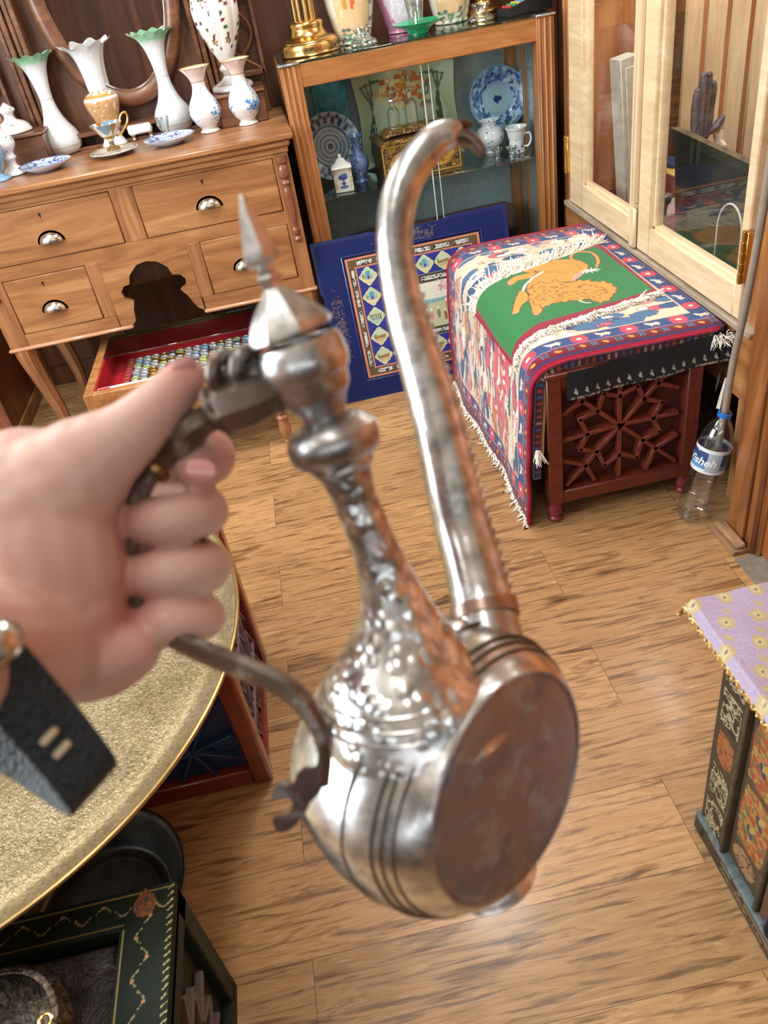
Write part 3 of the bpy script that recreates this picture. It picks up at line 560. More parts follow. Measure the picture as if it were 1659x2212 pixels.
for k in range(90):
    a = random.random()*6.3; r = random.uniform(.15, .95); pl1.disc(r*math.cos(a), r*math.sin(a), .09, .035, random.choice([c(40, 70, 160), c(70, 104, 186), c(28, 44, 120)]), random.random()*3)
pl1.line([(.62*math.cos(a), .62*math.sin(a)) for a in np.linspace(0, 6.3, 60)], .03, c(60, 90, 170)); pl1.line([(.97*math.cos(a), .97*math.sin(a)) for a in np.linspace(0, 6.3, 60)], .05, c(90, 120, 190))
plate('blue_plate', 'blue and white plate lying in front of the right green rimmed vase', -.345, 3.15, 1.0005, .094, pl1, 'blue and white plates on the sideboard')
plate('blue_plate', 'blue and white plate lying near the left end of the sideboard', -.785, 3.12, 1.0005, .092, pl1, 'blue and white plates on the sideboard')
# cup and saucer
T = thing('cup_and_saucer', 'gilded footed teacup with looped handle on a cream saucer', 'teacup', (-.545, 3.15, 1.0))
cv = Cv(0, 0, 1, 1, .01, c(226, 224, 210)); cv.rect(0, .35, 1, .42, c(170, 132, 62)); cv.rect(0, .92, 1, 1, c(176, 136, 66)); cv.rect(0, 0, 1, .3, c(120, 92, 44))
for u in np.arange(0, 1, .25): cv.disc(u, .66, .08, .2, c(124, 150, 170)); cv.disc(u+.1, .66, .03, .24, c(150, 110, 54))
obj('cup', painted_lathe(MB(), [(.001, .018), (.024, .018), (.022, .024), (.009, .034), (.012, .05), (.03, .068), (.043, .085), (.056, .103), (.052, .102), (.03, .075), (.001, .065)], cv), PAINT, T, fix=False, angle=80)
obj('handle', MB().tube(smooth_path([(.045, 0, .09), (.062, 0, .122), (.08, 0, .125), (.078, 0, .10), (.05, 0, .07), (.025, 0, .058)], 6), .004, 8), BRASS, T)
cv = Cv(-1, -1, 1, 1, .02, c(232, 228, 216)); cv.line([(.93*math.cos(a), .93*math.sin(a)) for a in np.linspace(0, 6.3, 60)], .12, c(186, 176, 150))
sa = MB(); rr = np.linspace(.001, .086, 30); th = np.linspace(0, 2*np.pi, 73); G = np.stack([rr[:, None]*np.cos(th), rr[:, None]*np.sin(th), (.006+.013*(rr/.086)**2)[:, None]*np.ones(73)], -1); sa.grid(G, cv.sample(G[..., 0]/.086, G[..., 1]/.086)); sa.lathe([(.001, 0), (.04, 0), (.087, .017), (.086, .019)], 60, C=c(230, 226, 214), close=False)
obj('saucer', sa, PAINT, T, fix=False)
single('small_glass', MB().lathe(smooth_path([(.001, 0), (.016, 0), (.014, .006), (.013, .02), (.017, .04), (.024, .072), (.022, .072), (.014, .035), (.001, .01)], 5), 28), CLEAR, 'small clear glass standing behind the right blue plate', 'glass', (-.362, 3.262, 1.0005))
T = thing('marble_box', 'small white box with silver feet behind the teacup', 'box', (-.46, 3.385, 1.0005)); obj('body', MB().box((-.05, -.03, .02), (.04, .03, .055), .006), WHITE, T)
for x in (-.035, .03): obj('foot', MB().lathe([(.006, 0), (.012, .004), (.006, .012), (.012, .02)], 14, (x, -.02, 0)), STEEL, T)
cv = Cv(0, 0, 1, 1, .01, c(236, 234, 232)); random.seed(2)
for k in range(26): cv.disc(random.random(), random.uniform(.25, .9), .018, .014, random.choice([c(214, 130, 150), c(90, 140, 110), c(190, 70, 110)]))
FV = [(.001, 0), (.042, .001), (.04, .01), (.018, .03), (.016, .045), (.024, .055), (.02, .07), (.036, .095), (.034, .115), (.014, .14), (.014, .165), (.024, .18), (.02, .19), (.03, .213)]
vase('flowered_vase', 'small white bulbous vase with pink flowers at the left end of the sideboard', -.905, 3.16, 1.0005, FV, cv, None)
vase('flowered_jar', 'white lidded jar with pink flowers on the left mirror drawer box', -.90, 3.33, 1.1085, [(.001, 0), (.06, 0), (.062, .014), (.05, .03), (.022, .045), (.018, .06), (.03, .075), (.014, .09), (.001, .1)], cv, None)
vase('blue_medallion_vase', 'light blue footed piece at the extreme left edge of the sideboard', -.945, 3.10, 1.0005, [(.001, 0), (.036, 0), (.034, .01), (.014, .022), (.03, .05), (.042, .085), (.03, .12), (.014, .135), (.001, .14)], Cv(0, 0, 1, 1, .1, c(130, 170, 210)), None)
# ================================================================= GLASS DISPLAY CABINET
CYF = 3.05
T = thing('glass_cabinet', 'oak framed glass display cabinet against the back wall', 'cabinet', (.565, 3.28, 0)); O = (.565, 3.28, 0)
for x0, x1 in ((.086, .156), (.985, 1.05)):
    p = MB().box((x0, CYF, 0), (x1, CYF+.06, 1.178), .003)
    for k in range(3): p.box((x0+.006+k*.02, CYF-.006, 0), (x0+.016+k*.02, CYF+.01, 1.176), .004)
    obj('upright', p, OAKV, T, O)
for x0, x1, y0 in ((.088, .154, 3.44), (.987, 1.048, 3.44)): obj('upright', MB().box((x0, y0, 0), (x1, 3.5, 1.178), .003), OAKV, T, O)
obj('top_rail', MB().box((.15, CYF+.004, 1.105), (.99, CYF+.05, 1.177), .003).box((.10, CYF+.05, 1.15), (.13, 3.46, 1.177), .003).box((1.0, CYF+.05, 1.15), (1.03, 3.46, 1.177), .003), OAK, T, O)
obj('bottom_rail', MB().box((.15, CYF+.004, 0.02), (.99, CYF+.05, .12), .003), OAK, T, O)
obj('corner_cap', MB().box((.083, CYF-.008, 1.177), (.158, CYF+.06, 1.184), .002).box((.983, CYF-.008, 1.177), (1.053, CYF+.06, 1.184), .002), plain('silver_trim', c(200, 204, 208), .25, .8), T, O)
TG = plain('grey_glass_top', c(120, 130, 136), .08, coat=.8)
obj('top_glass', MB().box((.09, CYF, 1.178), (1.046, 3.5, 1.185), .001), SHELFG, T, O)
obj('floor_panel', MB().box((.12, CYF+.03, .10), (1.02, 3.48, .12), .002), plain('dark_cabinet_floor', c(60, 54, 52), .5), T, O)
obj('back_panel', MB().box((.12, 3.48, .1), (1.02, 3.5, 1.17), .002), plain('cabinet_back', c(150, 164, 164), .3, coat=.2), T, O)
obj('side_pane', MB().box((1.028, CYF+.05, .1), (1.036, 3.46, 1.16), .001), plain('pale_blue_mirror_side', c(176, 196, 206), .12, .6), T, O)
obj('side_pane', MB().box((.10, CYF+.05, .1), (.106, 3.46, 1.16), .001), plain('pale_side_glass', c(120, 138, 140), .2, .3), T, O)
for y in (3.2, 3.33): obj('side_strip', MB().box((1.018, y, .1), (1.03, y+.02, 1.16), .002), OAKV, T, O)
obj('shelf', MB().box((.112, 3.10, .713), (1.025, 3.47, .72), .001), SHELFG, T, O)
obj('sliding_door', MB().box((.15, 3.072, .12), (.60, 3.075, 1.11), .0005), GLASS, T, O); obj('sliding_door', MB().box((.575, 3.082, .12), (.99, 3.085, 1.11), .0005), GLASS, T, O)
obj('door_edge', MB().box((.572, 3.070, .12), (.576, 3.077, 1.11), .0005).box((.599, 3.070, .12), (.602, 3.077, 1.11), .0005), plain('glass_edge', c(170, 196, 190), .2, coat=.5), T, O)
# --- on the cabinet
T = thing('brass_candlestick', 'large pierced brass candlestick with bundled rods at the left of the cabinet top', 'candlestick', (.215, 3.24, 1.186))
obj('base', MB().lathe(smooth_path([(.001, 0), (.10, 0), (.104, .006), (.104, .03), (.098, .038), (.092, .044), (.07, .055), (.06, .075), (.062, .09), (.05, .1), (.001, .105)], 5), 48, mod=lambda th, t: 1+.012*np.cos(24*th)), BRASS, T)
db = MB()
for k in range(24):
    a = k*math.pi/12; M = FR((.1035*math.cos(a), .1035*math.sin(a), .018), (-math.sin(a), math.cos(a), 0), (0, 0, 1)); db.prism([(0, -.009), (.006, 0), (0, .009), (-.006, 0)], -.001, .0016, M)
obj('pierced_holes', db, BLACK, T)
rd = MB()
for k in range(9): a = k*2*math.pi/9; rd.tube([(.034*math.cos(a), .034*math.sin(a), .1), (.03*math.cos(a), .03*math.sin(a), .42)], .005, 10)
obj('rods', rd, BRASS, T)
T = dup(T, (.885, 3.34, 1.186), 0, 'second brass candlestick near the right of the cabinet top, behind the card terminal'); T.scale = (.62, .62, .62)
def famille(seed):
    random.seed(seed); cv = Cv(0, 0, 1, 1, .005, c(226, 222, 206)); cv.rect(0, .03, 1, .08, c(200, 190, 160))
    for u in (.25, .75):
        cv.rect(u-.13, .2, u+.13, .9, c(232, 196, 150)); cv.rect(u-.13, .5, u+.13, .9, c(230, 214, 190))
        for k in range(9):
            x = u+random.uniform(-.1, .1); y = random.uniform(.38, .8); cv.disc(x, y, .018, .06, random.choice([c(214, 110, 60), c(170, 40, 70), c(236, 236, 226), c(200, 150, 60)])); cv.disc(x, y+.07, .012, .016, c(240, 214, 190))
        for k in range(24): cv.disc(u+random.uniform(-.13, .13), random.uniform(.12, .24), .018, .012, random.choice([c(110, 150, 120), c(90, 120, 110)]))
        cv.line([(u-.13, .2), (u+.13, .2), (u+.13, .9), (u-.13, .9)], .012, c(150, 170, 130), True)
    for u in (0, .5, 1):
        for k in range(22): cv.disc(u+random.gauss(0, .04), random.uniform(.15, .9), .014, .016, random.choice([c(70, 120, 80), c(120, 60, 70), c(226, 226, 216)]))
    return cv
FP = [(.001, 0), (.058, 0), (.06, .012), (.066, .03), (.08, .09), (.09, .16), (.092, .22), (.075, .28), (.05, .3), (.05, .34), (.075, .38)]
vase('painted_vase', 'large orange painted porcelain vase with figures right of the brass candlestick', .385, 3.29, 1.186, FP, famille(4), 'figure painted porcelain vases', rz=3.14, rows=150)
vase('painted_vase', 'orange figure painted porcelain vase right of the pink vase on the cabinet', .755, 3.33, 1.186, FP, famille(9), 'figure painted porcelain vases', rz=3.0, rows=150)
cv = Cv(0, 0, 1, 1, .006, c(196, 130, 156)); cv.disc(.75, .55, .16, .4, c(222, 206, 220)); cv.disc(.25, .55, .16, .4, c(222, 206, 220)); random.seed(6)
for u in (.25, .75): cv.scribble(u-.12, .2, u+.12, .9, 50, .006, c(240, 232, 240), .06)
vase('pink_vase', 'large pink porcelain vase with pale scrolls behind the green glass dish', .57, 3.34, 1.186, [(.001, 0), (.05, 0), (.052, .01), (.07, .06), (.092, .14), (.098, .22), (.08, .29), (.045, .32), (.05, .35)], cv, None)
GD = plain('green_pressed_glass', c(24, 170, 110), .08, coat=1., spec=.8)
single('green_dish', MB().lathe(smooth_path([(.001, .004), (.03, 0), (.034, .004), (.05, .018), (.085, .034), (.083, .037), (.048, .023), (.001, .01)], 5), 60, mod=lambda th, t: 1+.08*np.abs(np.cos(5*th))*t), GD, 'green pressed glass dish at the front of the cabinet top', 'dish', (.60, 3.18, 1.186))
single('crystal_tumbler', MB().lathe(smooth_path([(.001, 0), (.026, 0), (.025, .02), (.03, .07), (.036, .10), (.034, .1), (.027, .06), (.001, .012)], 4), 24), CLEAR, 'clear cut crystal tumbler standing on the green glass dish', 'glass', (.595, 3.18, 1.197))
for x, y, l in ((.40, 3.155, 'cut crystal salt dish in front of the first painted vase'), (.83, 3.19, 'cut crystal salt dish in front of the second painted vase')):
    single('crystal_dish', MB().lathe(smooth_path([(.001, 0), (.04, 0), (.044, .008), (.03, .02), (.02, .03), (.034, .05), (.03, .052), (.001, .036)], 4), 48, mod=lambda th, t: 1+.07*np.cos(12*th)), CLEAR, l, 'dish', (x, y, 1.186), 0, 'crystal dishes on the cabinet')
T = thing('card_terminal', 'black card payment terminal lying at the right of the cabinet top', 'card terminal', (.99, 3.19, 1.186), .25)
ct = MB().prism([(-.09, 0), (.09, 0), (.09, .05), (.02, .045), (-.09, .022)], -.038, .038, FR((0, 0, 0), (1, 0, 0), (0, 0, 1)))
obj('body', ct, plain('black_plastic', c(28, 28, 32), .4), T)
for i in range(4):
    for j in range(3): obj('key', MB().box((-.078+i*.018, -.026+j*.019, .024+i*.0034), (-.066+i*.018, -.013+j*.019, .031+i*.0034), .001), plain('key_colour', (c(190, 60, 60), c(60, 150, 90), c(210, 190, 90), c(120, 150, 200))[i], .5), T)
obj('screen', MB().box((.03, -.03, .047), (.085, .03, .052), .001), plain('terminal_screen', c(170, 90, 120), .3), T)
# --- on the shelf
Z = .7205
random.seed(8); cv = Cv(-1, -1, 1, 1, .012, c(146, 176, 200))
for k in range(260):
    a = random.random()*6.3; r = random.uniform(.55, .95); cv.disc(r*math.cos(a), r*math.sin(a), .05, .07, random.choice([c(50, 84, 140), c(90, 124, 172), c(180, 200, 214)]), a)
cv.disc(0, 0, .42, .42, c(160, 186, 196)); cv.line([(.97*math.cos(a), .97*math.sin(a)) for a in np.linspace(0, 6.3, 60)], .06, c(120, 148, 180))
for k in range(9): cv.disc(random.gauss(0, .07), random.gauss(0, .07), .06, .04, c(36, 54, 110), k)
plate('standing_plate', 'large blue and white splashed plate standing at the right of the glass shelf', .935, 3.43, .885, .118, cv, None, (1.36, 0, 0))
cv = Cv(-1, -1, 1, 1, .012, c(158, 176, 182))
for k in range(20):
    a = k*math.pi/10; cv.line([(.72*math.cos(a), .72*math.sin(a)), (.82*math.cos(a), .82*math.sin(a))], .14, c(38, 62, 104)); a += math.pi/20; cv.line([(.87*math.cos(a), .87*math.sin(a)), (.95*math.cos(a), .95*math.sin(a))], .1, c(38, 62, 104))
for r, w in ((.2, .05), (.34, .04), (.46, .03), (.6, .06)): cv.line([(r*math.cos(a), r*math.sin(a)) for a in np.linspace(0, 6.3, 60)], w, c(60, 90, 126))
cv.disc(0, 0, .09, .09, c(24, 48, 96))
plate('ringed_plate', 'blue and white ringed plate with checkered rim at the left of the shelf', .232, 3.36, .845, .122, cv, None, (1.30, 0, .15))
# big square dish
random.seed(3); cv = Cv(-1, -1, 1, 1, .01, c(176, 184, 150)); cv.disc(0, -.2, .8, .75, c(196, 204, 180))
for k in range(160): cv.disc(random.gauss(-.05, .22), .42+random.gauss(0, .16), .07, .05, random.choice([c(196, 110, 50), c(172, 84, 36), c(214, 160, 90), c(226, 196, 140)]), random.random()*3)
for s, x in ((-1, -.72), (1, .66)):
    for k in range(3): cv.line([(x+s*.05*k, -.9), (x-s*.04+s*.05*k, -.3), (x+.02*k, .2), (x+s*(.14-.1*k), .55+.07*k), (x-s*(.1+.1*k), .66)], .035, c(60, 84, 62))
g = np.linspace(-1, 1, 110); U, Vv = np.meshgrid(g, g); sc_ = (1+.10*np.abs(U*Vv)**1.5)*.172; rim = np.maximum(np.abs(U), np.abs(Vv)); G = np.stack([U*sc_*1.12, .035*np.clip(rim-.55, 0, 1)**1.4*2, Vv*sc_*(1+.04*np.cos(6*U))], -1); G[..., 1] *= -1
t = MB().grid(G, cv.sample(U, Vv)); t.grid(G+np.array([0, .006, 0]), np.ones(G.shape)*.6)
o = single('square_dish', t, PAINT, 'large cream green square dish with orange flower standing behind the lacquer box', 'dish', (.565, 3.43, .915), 0, fix=False); o.rotation_euler = (-.10, 0, 0)
single('picture_card', MB().box((-.07, -.003, -.13), (.07, .003, .13), .001), plain('turquoise_picture', c(60, 130, 140), .5, var=.5, bs=30), 'turquoise picture of a veiled figure at the back left of the shelf', 'picture', (.275, 3.455, 1.0))
# lacquer box
T = thing('lacquer_box', 'gold and black painted lacquer box in the middle of the glass shelf', 'box', (.553, 3.25, Z), .06)
random.seed(12); cv = Cv(-.155, 0, .155, .125, .0013, c(52, 34, 22)); cv.scribble(-.15, .004, .15, .12, 520, .0022, c(150, 110, 50), .012)
for x in (-.075, .075): cv.poly([(x-.055, .06), (x-.03, .09), (x, .1), (x+.03, .09), (x+.055, .06), (x+.03, .03), (x, .02), (x-.03, .03)], c(196, 140, 52)); cv.disc(x, .06, .012, .018, c(60, 40, 26)); cv.scribble(x-.04, .035, x+.04, .085, 40, .0018, c(120, 70, 30), .01)
for k in range(40): cv.disc(random.uniform(-.15, .15), random.uniform(.005, .12), .005, .004, random.choice([c(170, 80, 40), c(206, 160, 70), c(90, 100, 60)]))
cv.line([(-.15, .004), (.15, .004), (.15, .12), (-.15, .12)], .004, c(196, 150, 60), True)
gx, gz = np.meshgrid(np.linspace(-.155, .155, 220), np.linspace(0, .125, 90)); F = np.stack([gx, gx*0-.0855, gz], -1)
b_ = MB().box((-.155, -.085, 0), (.155, .085, .125), .003, C=c(64, 40, 24)); b_.grid(F, cv.sample(gx, gz)); obj('body', b_, MATTEP, T, fix=False)
cv = Cv(-.16, -.09, .16, .09, .0016, c(88, 56, 30)); cv.scribble(-.155, -.085, .155, .085, 460, .0024, c(186, 144, 72), .013); gx, gz = np.meshgrid(np.linspace(-.13, .13, 150), np.linspace(-.06, .06, 70)); hh = .028*np.clip(1-(gz/.062)**4, 0, 1)**.5*np.clip(1-(gx/.133)**10, 0, 1)
l_ = MB().box((-.16, -.09, .125), (.16, .09, .142), .004, C=c(92, 60, 34)); l_.grid(np.stack([gx, gz, .142+hh], -1), cv.sample(gx, gz)); gx, gz = np.meshgrid(np.linspace(-.158, .158, 160), np.linspace(.126, .141, 14)); l_.grid(np.stack([gx, gx*0-.0905, gz], -1), cv.sample(gx, gz-.13)); obj('lid', l_, MATTEP, T, fix=False)
for x, y, h, l in ((.485, 3.27, 1.0, 'clear crystal bottle at the left on the lacquer box'), (.553, 3.262, 1.32, 'tallest clear crystal bottle with stopper, middle of the lacquer box'), (.622, 3.256, 1.05, 'clear crystal bottle at the right on the lacquer box')):
    T2 = thing('crystal_bottle', l, 'bottle', (x, y, Z+.172)); obj('body', MB().lathe([(.001, 0), (.024, 0), (.024, .05*h), (.018, .058*h), (.011, .064*h), (.011, .082*h), (.017, .086*h), (.016, .09*h), (.001, .09*h)], 8), CLEAR, T2, smooth=False); obj('stopper', MB().lathe([(.001, .09*h), (.008, .092*h), (.014, .108*h), (.008, .12*h), (.001, .124*h)], 8), CLEAR, T2, smooth=False)
# porcelain on the shelf
random.seed(15)
def bluewhite(seed, n=90, base=c(228, 232, 238), v0=.1, v1=.95, s=.02):
    random.seed(seed); cv = Cv(0, 0, 1, 1, .006, base)
    for k in range(n): cv.disc(random.random(), random.uniform(v0, v1), s, s*.7, random.choice([c(44, 70, 150), c(70, 100, 180), c(30, 48, 110)]), random.random()*3)
    return cv
T2 = thing('tea_caddy', 'white square porcelain tea caddy with blue tree and domed lid on the shelf', 'tea caddy', (.247, 3.165, Z), -.1)
cv = Cv(-.04, 0, .04, .09, .0012, c(222, 222, 212)); random.seed(1); cv.disc(0, .055, .018, .01, c(50, 80, 150)); cv.disc(.006, .062, .012, .007, c(80, 110, 176)); cv.line([(0, .05), (.002, .03), (-.004, .016)], .005, c(50, 80, 150)); cv.disc(0, .02, .016, .006, c(80, 110, 176)); cv.disc(0, .033, .01, .004, c(50, 80, 150))
cv.scribble(-.033, .006, -.026, .085, 20, .002, c(190, 170, 120), .008); cv.scribble(.026, .006, .033, .085, 20, .002, c(190, 170, 120), .008)
gx, gz = np.meshgrid(np.linspace(-.034, .034, 60), np.linspace(.003, .088, 80)); t = MB().box((-.036, -.028, 0), (.036, .028, .09), .005, C=c(226, 226, 216)); t.grid(np.stack([gx, gx*0-.0286, gz], -1), cv.sample(gx, gz)); obj('body', t, PAINT, T2, fix=False)
obj('lid', MB().lathe([(.001, .088), (.055, .088), (.05, .096), (.03, .104), (.02, .116), (.006, .12), (.009, .128), (.001, .134)], 4, mod=None, M=rotz(math.pi/4)), WHITE, T2, angle=60)
vase('baluster_vase', 'slim blue patterned vase standing beside the lacquer box', .325, 3.255, Z, [(.001, 0), (.026, 0), (.02, .012), (.028, .03), (.038, .06), (.034, .085), (.02, .105), (.016, .13), (.018, .15), (.032, .168)], bluewhite(3, 150, c(120, 144, 196), .05, .92), None)
vase('ginger_jar', 'round blue and white porcelain pot right of the ewer spout', .862, 3.30, Z, [(.001, 0), (.028, 0), (.027, .01), (.05, .035), (.058, .06), (.048, .085), (.03, .098), (.03, .11), (.04, .118)], bluewhite(31, 70), None, rz=1.)
T2 = thing('porcelain_mug', 'small white porcelain mug with blue sprigs at the right of the shelf', 'cup', (.945, 3.215, Z), -.4)
obj('body', painted_lathe(MB(), [(.001, 0), (.03, 0), (.031, .01), (.029, .04), (.033, .07), (.042, .09), (.039, .09), (.026, .04), (.001, .02)], bluewhite(9, 26, c(232, 234, 232), .1, .5, .03), mod=None), PAINT, T2, fix=False, angle=80)
obj('handle', MB().tube(smooth_path([(.032, 0, .065), (.05, 0, .066), (.056, 0, .045), (.046, 0, .022), (.03, 0, .02)], 6), .0035, 8), WHITE, T2)
for x, y, l in ((.855, 3.18, 'tiny clear glass cup on the shelf before the blue pot'), (.91, 3.165, 'tiny clear glass cup on the shelf by the white mug')): single('tiny_glass_cup', MB().lathe(smooth_path([(.001, 0), (.016, 0), (.01, .006), (.012, .014), (.022, .034), (.02, .034), (.001, .012)], 4), 20), CLEAR, l, 'glass', (x, y, Z))
# lower compartment
single('rolled_textile', MB().tube(smooth_path([(-.36, 0, .07), (-.2, .01, .08), (0, 0, .075), (.2, -.01, .085), (.36, 0, .08)], 5), np.array([.06]+[.075]*19+[.06]), 20), plain('dark_patterned_textile', c(86, 58, 52), .85, var=.6, bs=24), 'rolled dark patterned textile lying in the lower part of the glass cabinet', 'textile', (.58, 3.3, .36))
single('dark_case', MB().box((-.36, -.1, 0), (.36, .1, .22), .03), plain('dark_brown_leather', c(44, 32, 28), .5, bmp=.2, bs=40), 'dark brown leather case lying at the bottom of the glass cabinet', 'suitcase', (.58, 3.30, .1205))
single('glass_decanter', MB().lathe(smooth_path([(.001, 0), (.05, 0), (.055, .05), (.05, .12), (.02, .17), (.018, .21), (.024, .22), (.001, .22)], 5), 24), CLEAR, 'clear glass decanter at the right of the lower cabinet compartment', 'decanter', (.985, 3.21, .1205))
# ================================================================= MINIATURE PAINTING
pb0 = np.array([.068, 2.825, 0.001]); pux = np.array([1, .012, 0.]); puy = np.array([0, .19, .592]); puy /= np.linalg.norm(puy); PW, PH = .765, .622
T = thing('framed_painting', 'blue framed miniature painting with many cartouches leaning against the glass cabinet', 'painting', tuple(pb0))
MF = FR((0, 0, 0), pux, puy)
def notch(w, h, d): return [(0, 0), (w*.36, 0), (w*.38, d), (w*.62, d), (w*.64, 0), (w, 0), (w, h*.3), (w-d, h*.33), (w-d, h*.67), (w, h*.7), (w, h), (w*.70, h), (w*.685, h-d), (w*.33, h-d), (w*.315, h), (0, h), (0, h*.7), (d, h*.67), (d, h*.33), (0, h*.3)]
NB = c(18, 30, 84)
obj('frame', MB().prism(notch(PW, PH, .009), -.022, 0, MF), plain('navy_lacquer_frame', NB, .45, coat=.1, var=.1, spec=.3), T)
random.seed(44); iw, ih, ix, iy = .50, .44, .122, .088
cv = Cv(0, 0, PW, PH, .0017, NB)
for (x, y) in ((PW/2, PH-.042), (PW/2, .044), (.055, PH/2), (PW-.055, PH/2)):
    for k in range(70): cv.disc(x+random.gauss(0, .05 if y != PH/2 else .012), y+random.gauss(0, .012 if y != PH/2 else .05), .003, .0016, c(120, 100, 80), random.random()*3)
    cv.scribble(x-(.09 if y != PH/2 else .02), y-(.02 if y != PH/2 else .09), x+(.09 if y != PH/2 else .02), y+(.02 if y != PH/2 else .09), 50, .0016, c(96, 84, 84), .02)
x0, y0, x1, y1 = .118, .082, PW-.118, PH-.082
cv.rect(x0-.012, y0-.012, x1+.012, y1+.012, c(34, 50, 120)); cv.rect(x0-.008, y0-.008, x1+.008, y1+.008, c(18, 26, 70)); cv.rect(x0, y0, x1, y1, c(196, 128, 96)); cv.rect(x0+.007, y0+.007, x1-.007, y1-.007, c(96, 76, 54))
def calli(ax, ay, bx, by, horiz, n):
    for k in range(n):
        if horiz: a0 = ax+(bx-ax)*(k+.08)/n; a1 = ax+(bx-ax)*(k+.92)/n; cv.rect(a0, ay, a1, by, c(34, 36, 40)); cv.scribble(a0+.003, ay+.003, a1-.003, by-.003, int((a1-a0)*420), .0022, c(196, 196, 190), .014)
        else: a0 = ay+(by-ay)*(k+.08)/n; a1 = ay+(by-ay)*(k+.92)/n; cv.rect(ax, a0, bx, a1, c(34, 36, 40)); cv.scribble(ax+.003, a0+.003, bx-.003, a1-.003, int((a1-a0)*420), .0022, c(196, 196, 190), .014)
calli(x0+.035, y1-.03, x1-.035, y1-.012, True, 6); calli(x0+.035, y0+.012, x1-.035, y0+.03, True, 6); calli(x0+.012, y0+.035, x0+.03, y1-.035, False, 5); calli(x1-.03, y0+.035, x1-.012, y1-.035, False, 5)
cv.rect(x0+.034, y0+.034, x1-.034, y1-.034, c(196, 128, 96)); cv.rect(x0+.039, y0+.039, x1-.039, y1-.039, c(44, 52, 132))
ax0, ay0, ax1, ay1 = x0+.118, y0+.112, x1-.118, y1-.112
cv.rect(ax0-.002, ay0-.002, ax1+.002, ay1+.002, c(110, 120, 100)); cv.rect(ax0+.002, ay0+.002, ax1-.002, ay1-.002, c(70, 62, 50)); calli(ax0+.01, ay1-.026, ax1-.01, ay1-.006, True, 2); calli(ax0+.01, ay0+.006, ax1-.01, ay0+.024, True, 2); calli(ax0+.006, ay0+.03, ax0+.022, ay1-.03, False, 2); calli(ax1-.022, ay0+.03, ax1-.006, ay1-.03, False, 2)
sx0, sy0, sx1, sy1 = ax0+.027, ay0+.03, ax1-.027, ay1-.032
cv.rect(sx0, sy0, sx1, sy1, c(178, 178, 146)); cv.rect(sx0, sy0+(sy1-sy0)*.62, sx1, sy1, c(206, 206, 190)); cv.poly([(sx0, sy0+.1), (sx0+.05, sy0+.115), (sx1-.05, sy0+.105), (sx1, sy0+.112), (sx1, sy0+.095), (sx0, sy0+.085)], c(120, 160, 166))
for k in range(50): cv.disc(sx0+.03+random.gauss(0, .016), sy1-.03+random.gauss(0, .012), .007, .005, random.choice([c(130, 150, 110), c(160, 170, 130)]))
for k in range(30): cv.disc(sx1-.03+random.gauss(0, .014), sy1-.025+random.gauss(0, .01), .004, .003, c(196, 130, 140))
for k, (fx, fy) in enumerate(((.03, .03), (.05, .055), (.09, .04), (.12, .06), (.14, .055), (.165, .06), (.06, .085), (.19, .045), (.10, .085), (.2, .09))):
    col = [c(120, 160, 70), c(60, 90, 170), c(110, 100, 90), c(70, 110, 170), c(196, 130, 140), c(110, 120, 60), c(196, 110, 110), c(150, 90, 60), c(90, 80, 80), c(170, 150, 90)][k]
    X = sx0+fx*(sx1-sx0)/.22; Y = sy0+fy*.8; cv.disc(X, Y, .0065, .018, col); cv.disc(X, Y+.02, .0035, .0042, c(226, 190, 160)); cv.disc(X, Y+.025, .004, .0025, c(226, 226, 220))
def cart(x, y, k):
    r = .030; P = []
    for t in range(48):
        a = t/48*2*math.pi; P.append((x+r*1.02*math.cos(a)*(1+.12*math.cos(4*a)+.05*math.cos(8*a)), y+r*math.sin(a)*(1+.12*math.cos(4*a)+.05*math.cos(8*a))))
    cv.poly([(x+(p-x)*1.14, y+(q_-y)*1.14) for p, q_ in P], c(28, 34, 100)); cv.poly(P, c(176, 190, 160)); cv.line(P, .0018, c(206, 200, 160), True)
    cv.poly([(x-r*.85, y-r*.1), (x+r*.85, y-r*.05), (x+r*.6, y-r*.6), (x, y-r*.95), (x-r*.6, y-r*.6)], [c(196, 172, 124), c(206, 184, 140), c(150, 176, 170)][k % 3])
    if k % 3 == 0: cv.poly([(x-r*.8, y), (x+r*.8, y+r*.2), (x+r*.7, y-r*.25), (x-r*.7, y-r*.3)], c(146, 112, 70)); cv.line([(x-r*.6, y-r*.5), (x+r*.6, y-r*.4)], .002, c(96, 130, 140))
    elif k % 3 == 1: cv.disc(x, y+r*.3, r*.35, r*.38, c(86, 150, 170)); cv.rect(x-r*.5, y-r*.35, x+r*.5, y+r*.12, c(130, 160, 170)); cv.disc(x, y-r*.15, r*.16, r*.26, c(50, 84, 120)); cv.line([(x-r*.6, y-r*.3), (x-r*.6, y+r*.4)], .002, c(120, 130, 120)); cv.line([(x+r*.6, y-r*.3), (x+r*.6, y+r*.4)], .002, c(120, 130, 120))
    else:
        for t in range(5): cv.rect(x-r*.6+t*r*.28, y-r*.4, x-r*.6+t*r*.28+.0035, y+r*.2, c(112, 84, 56))
        cv.line([(x-r*.7, y+r*.22), (x+r*.6, y+r*.26)], .003, c(120, 92, 60))
    for t in range(6): cv.disc(x+r*random.uniform(-.8, -.4), y+r*random.uniform(-.1, .3), .003, .002, c(96, 126, 70))
k = 0
nx = 6
for i in range(nx):
    X = x0+.078+i*(x1-x0-.156)/(nx-1)
    for Y in (y0+.075, y1-.075): cart(X, Y, k); k += 1
for j in range(1, 4):
    Y = y0+.075+j*(y1-y0-.15)/4
    for X in (x0+.078, x1-.078): cart(X, Y, k); k += 1
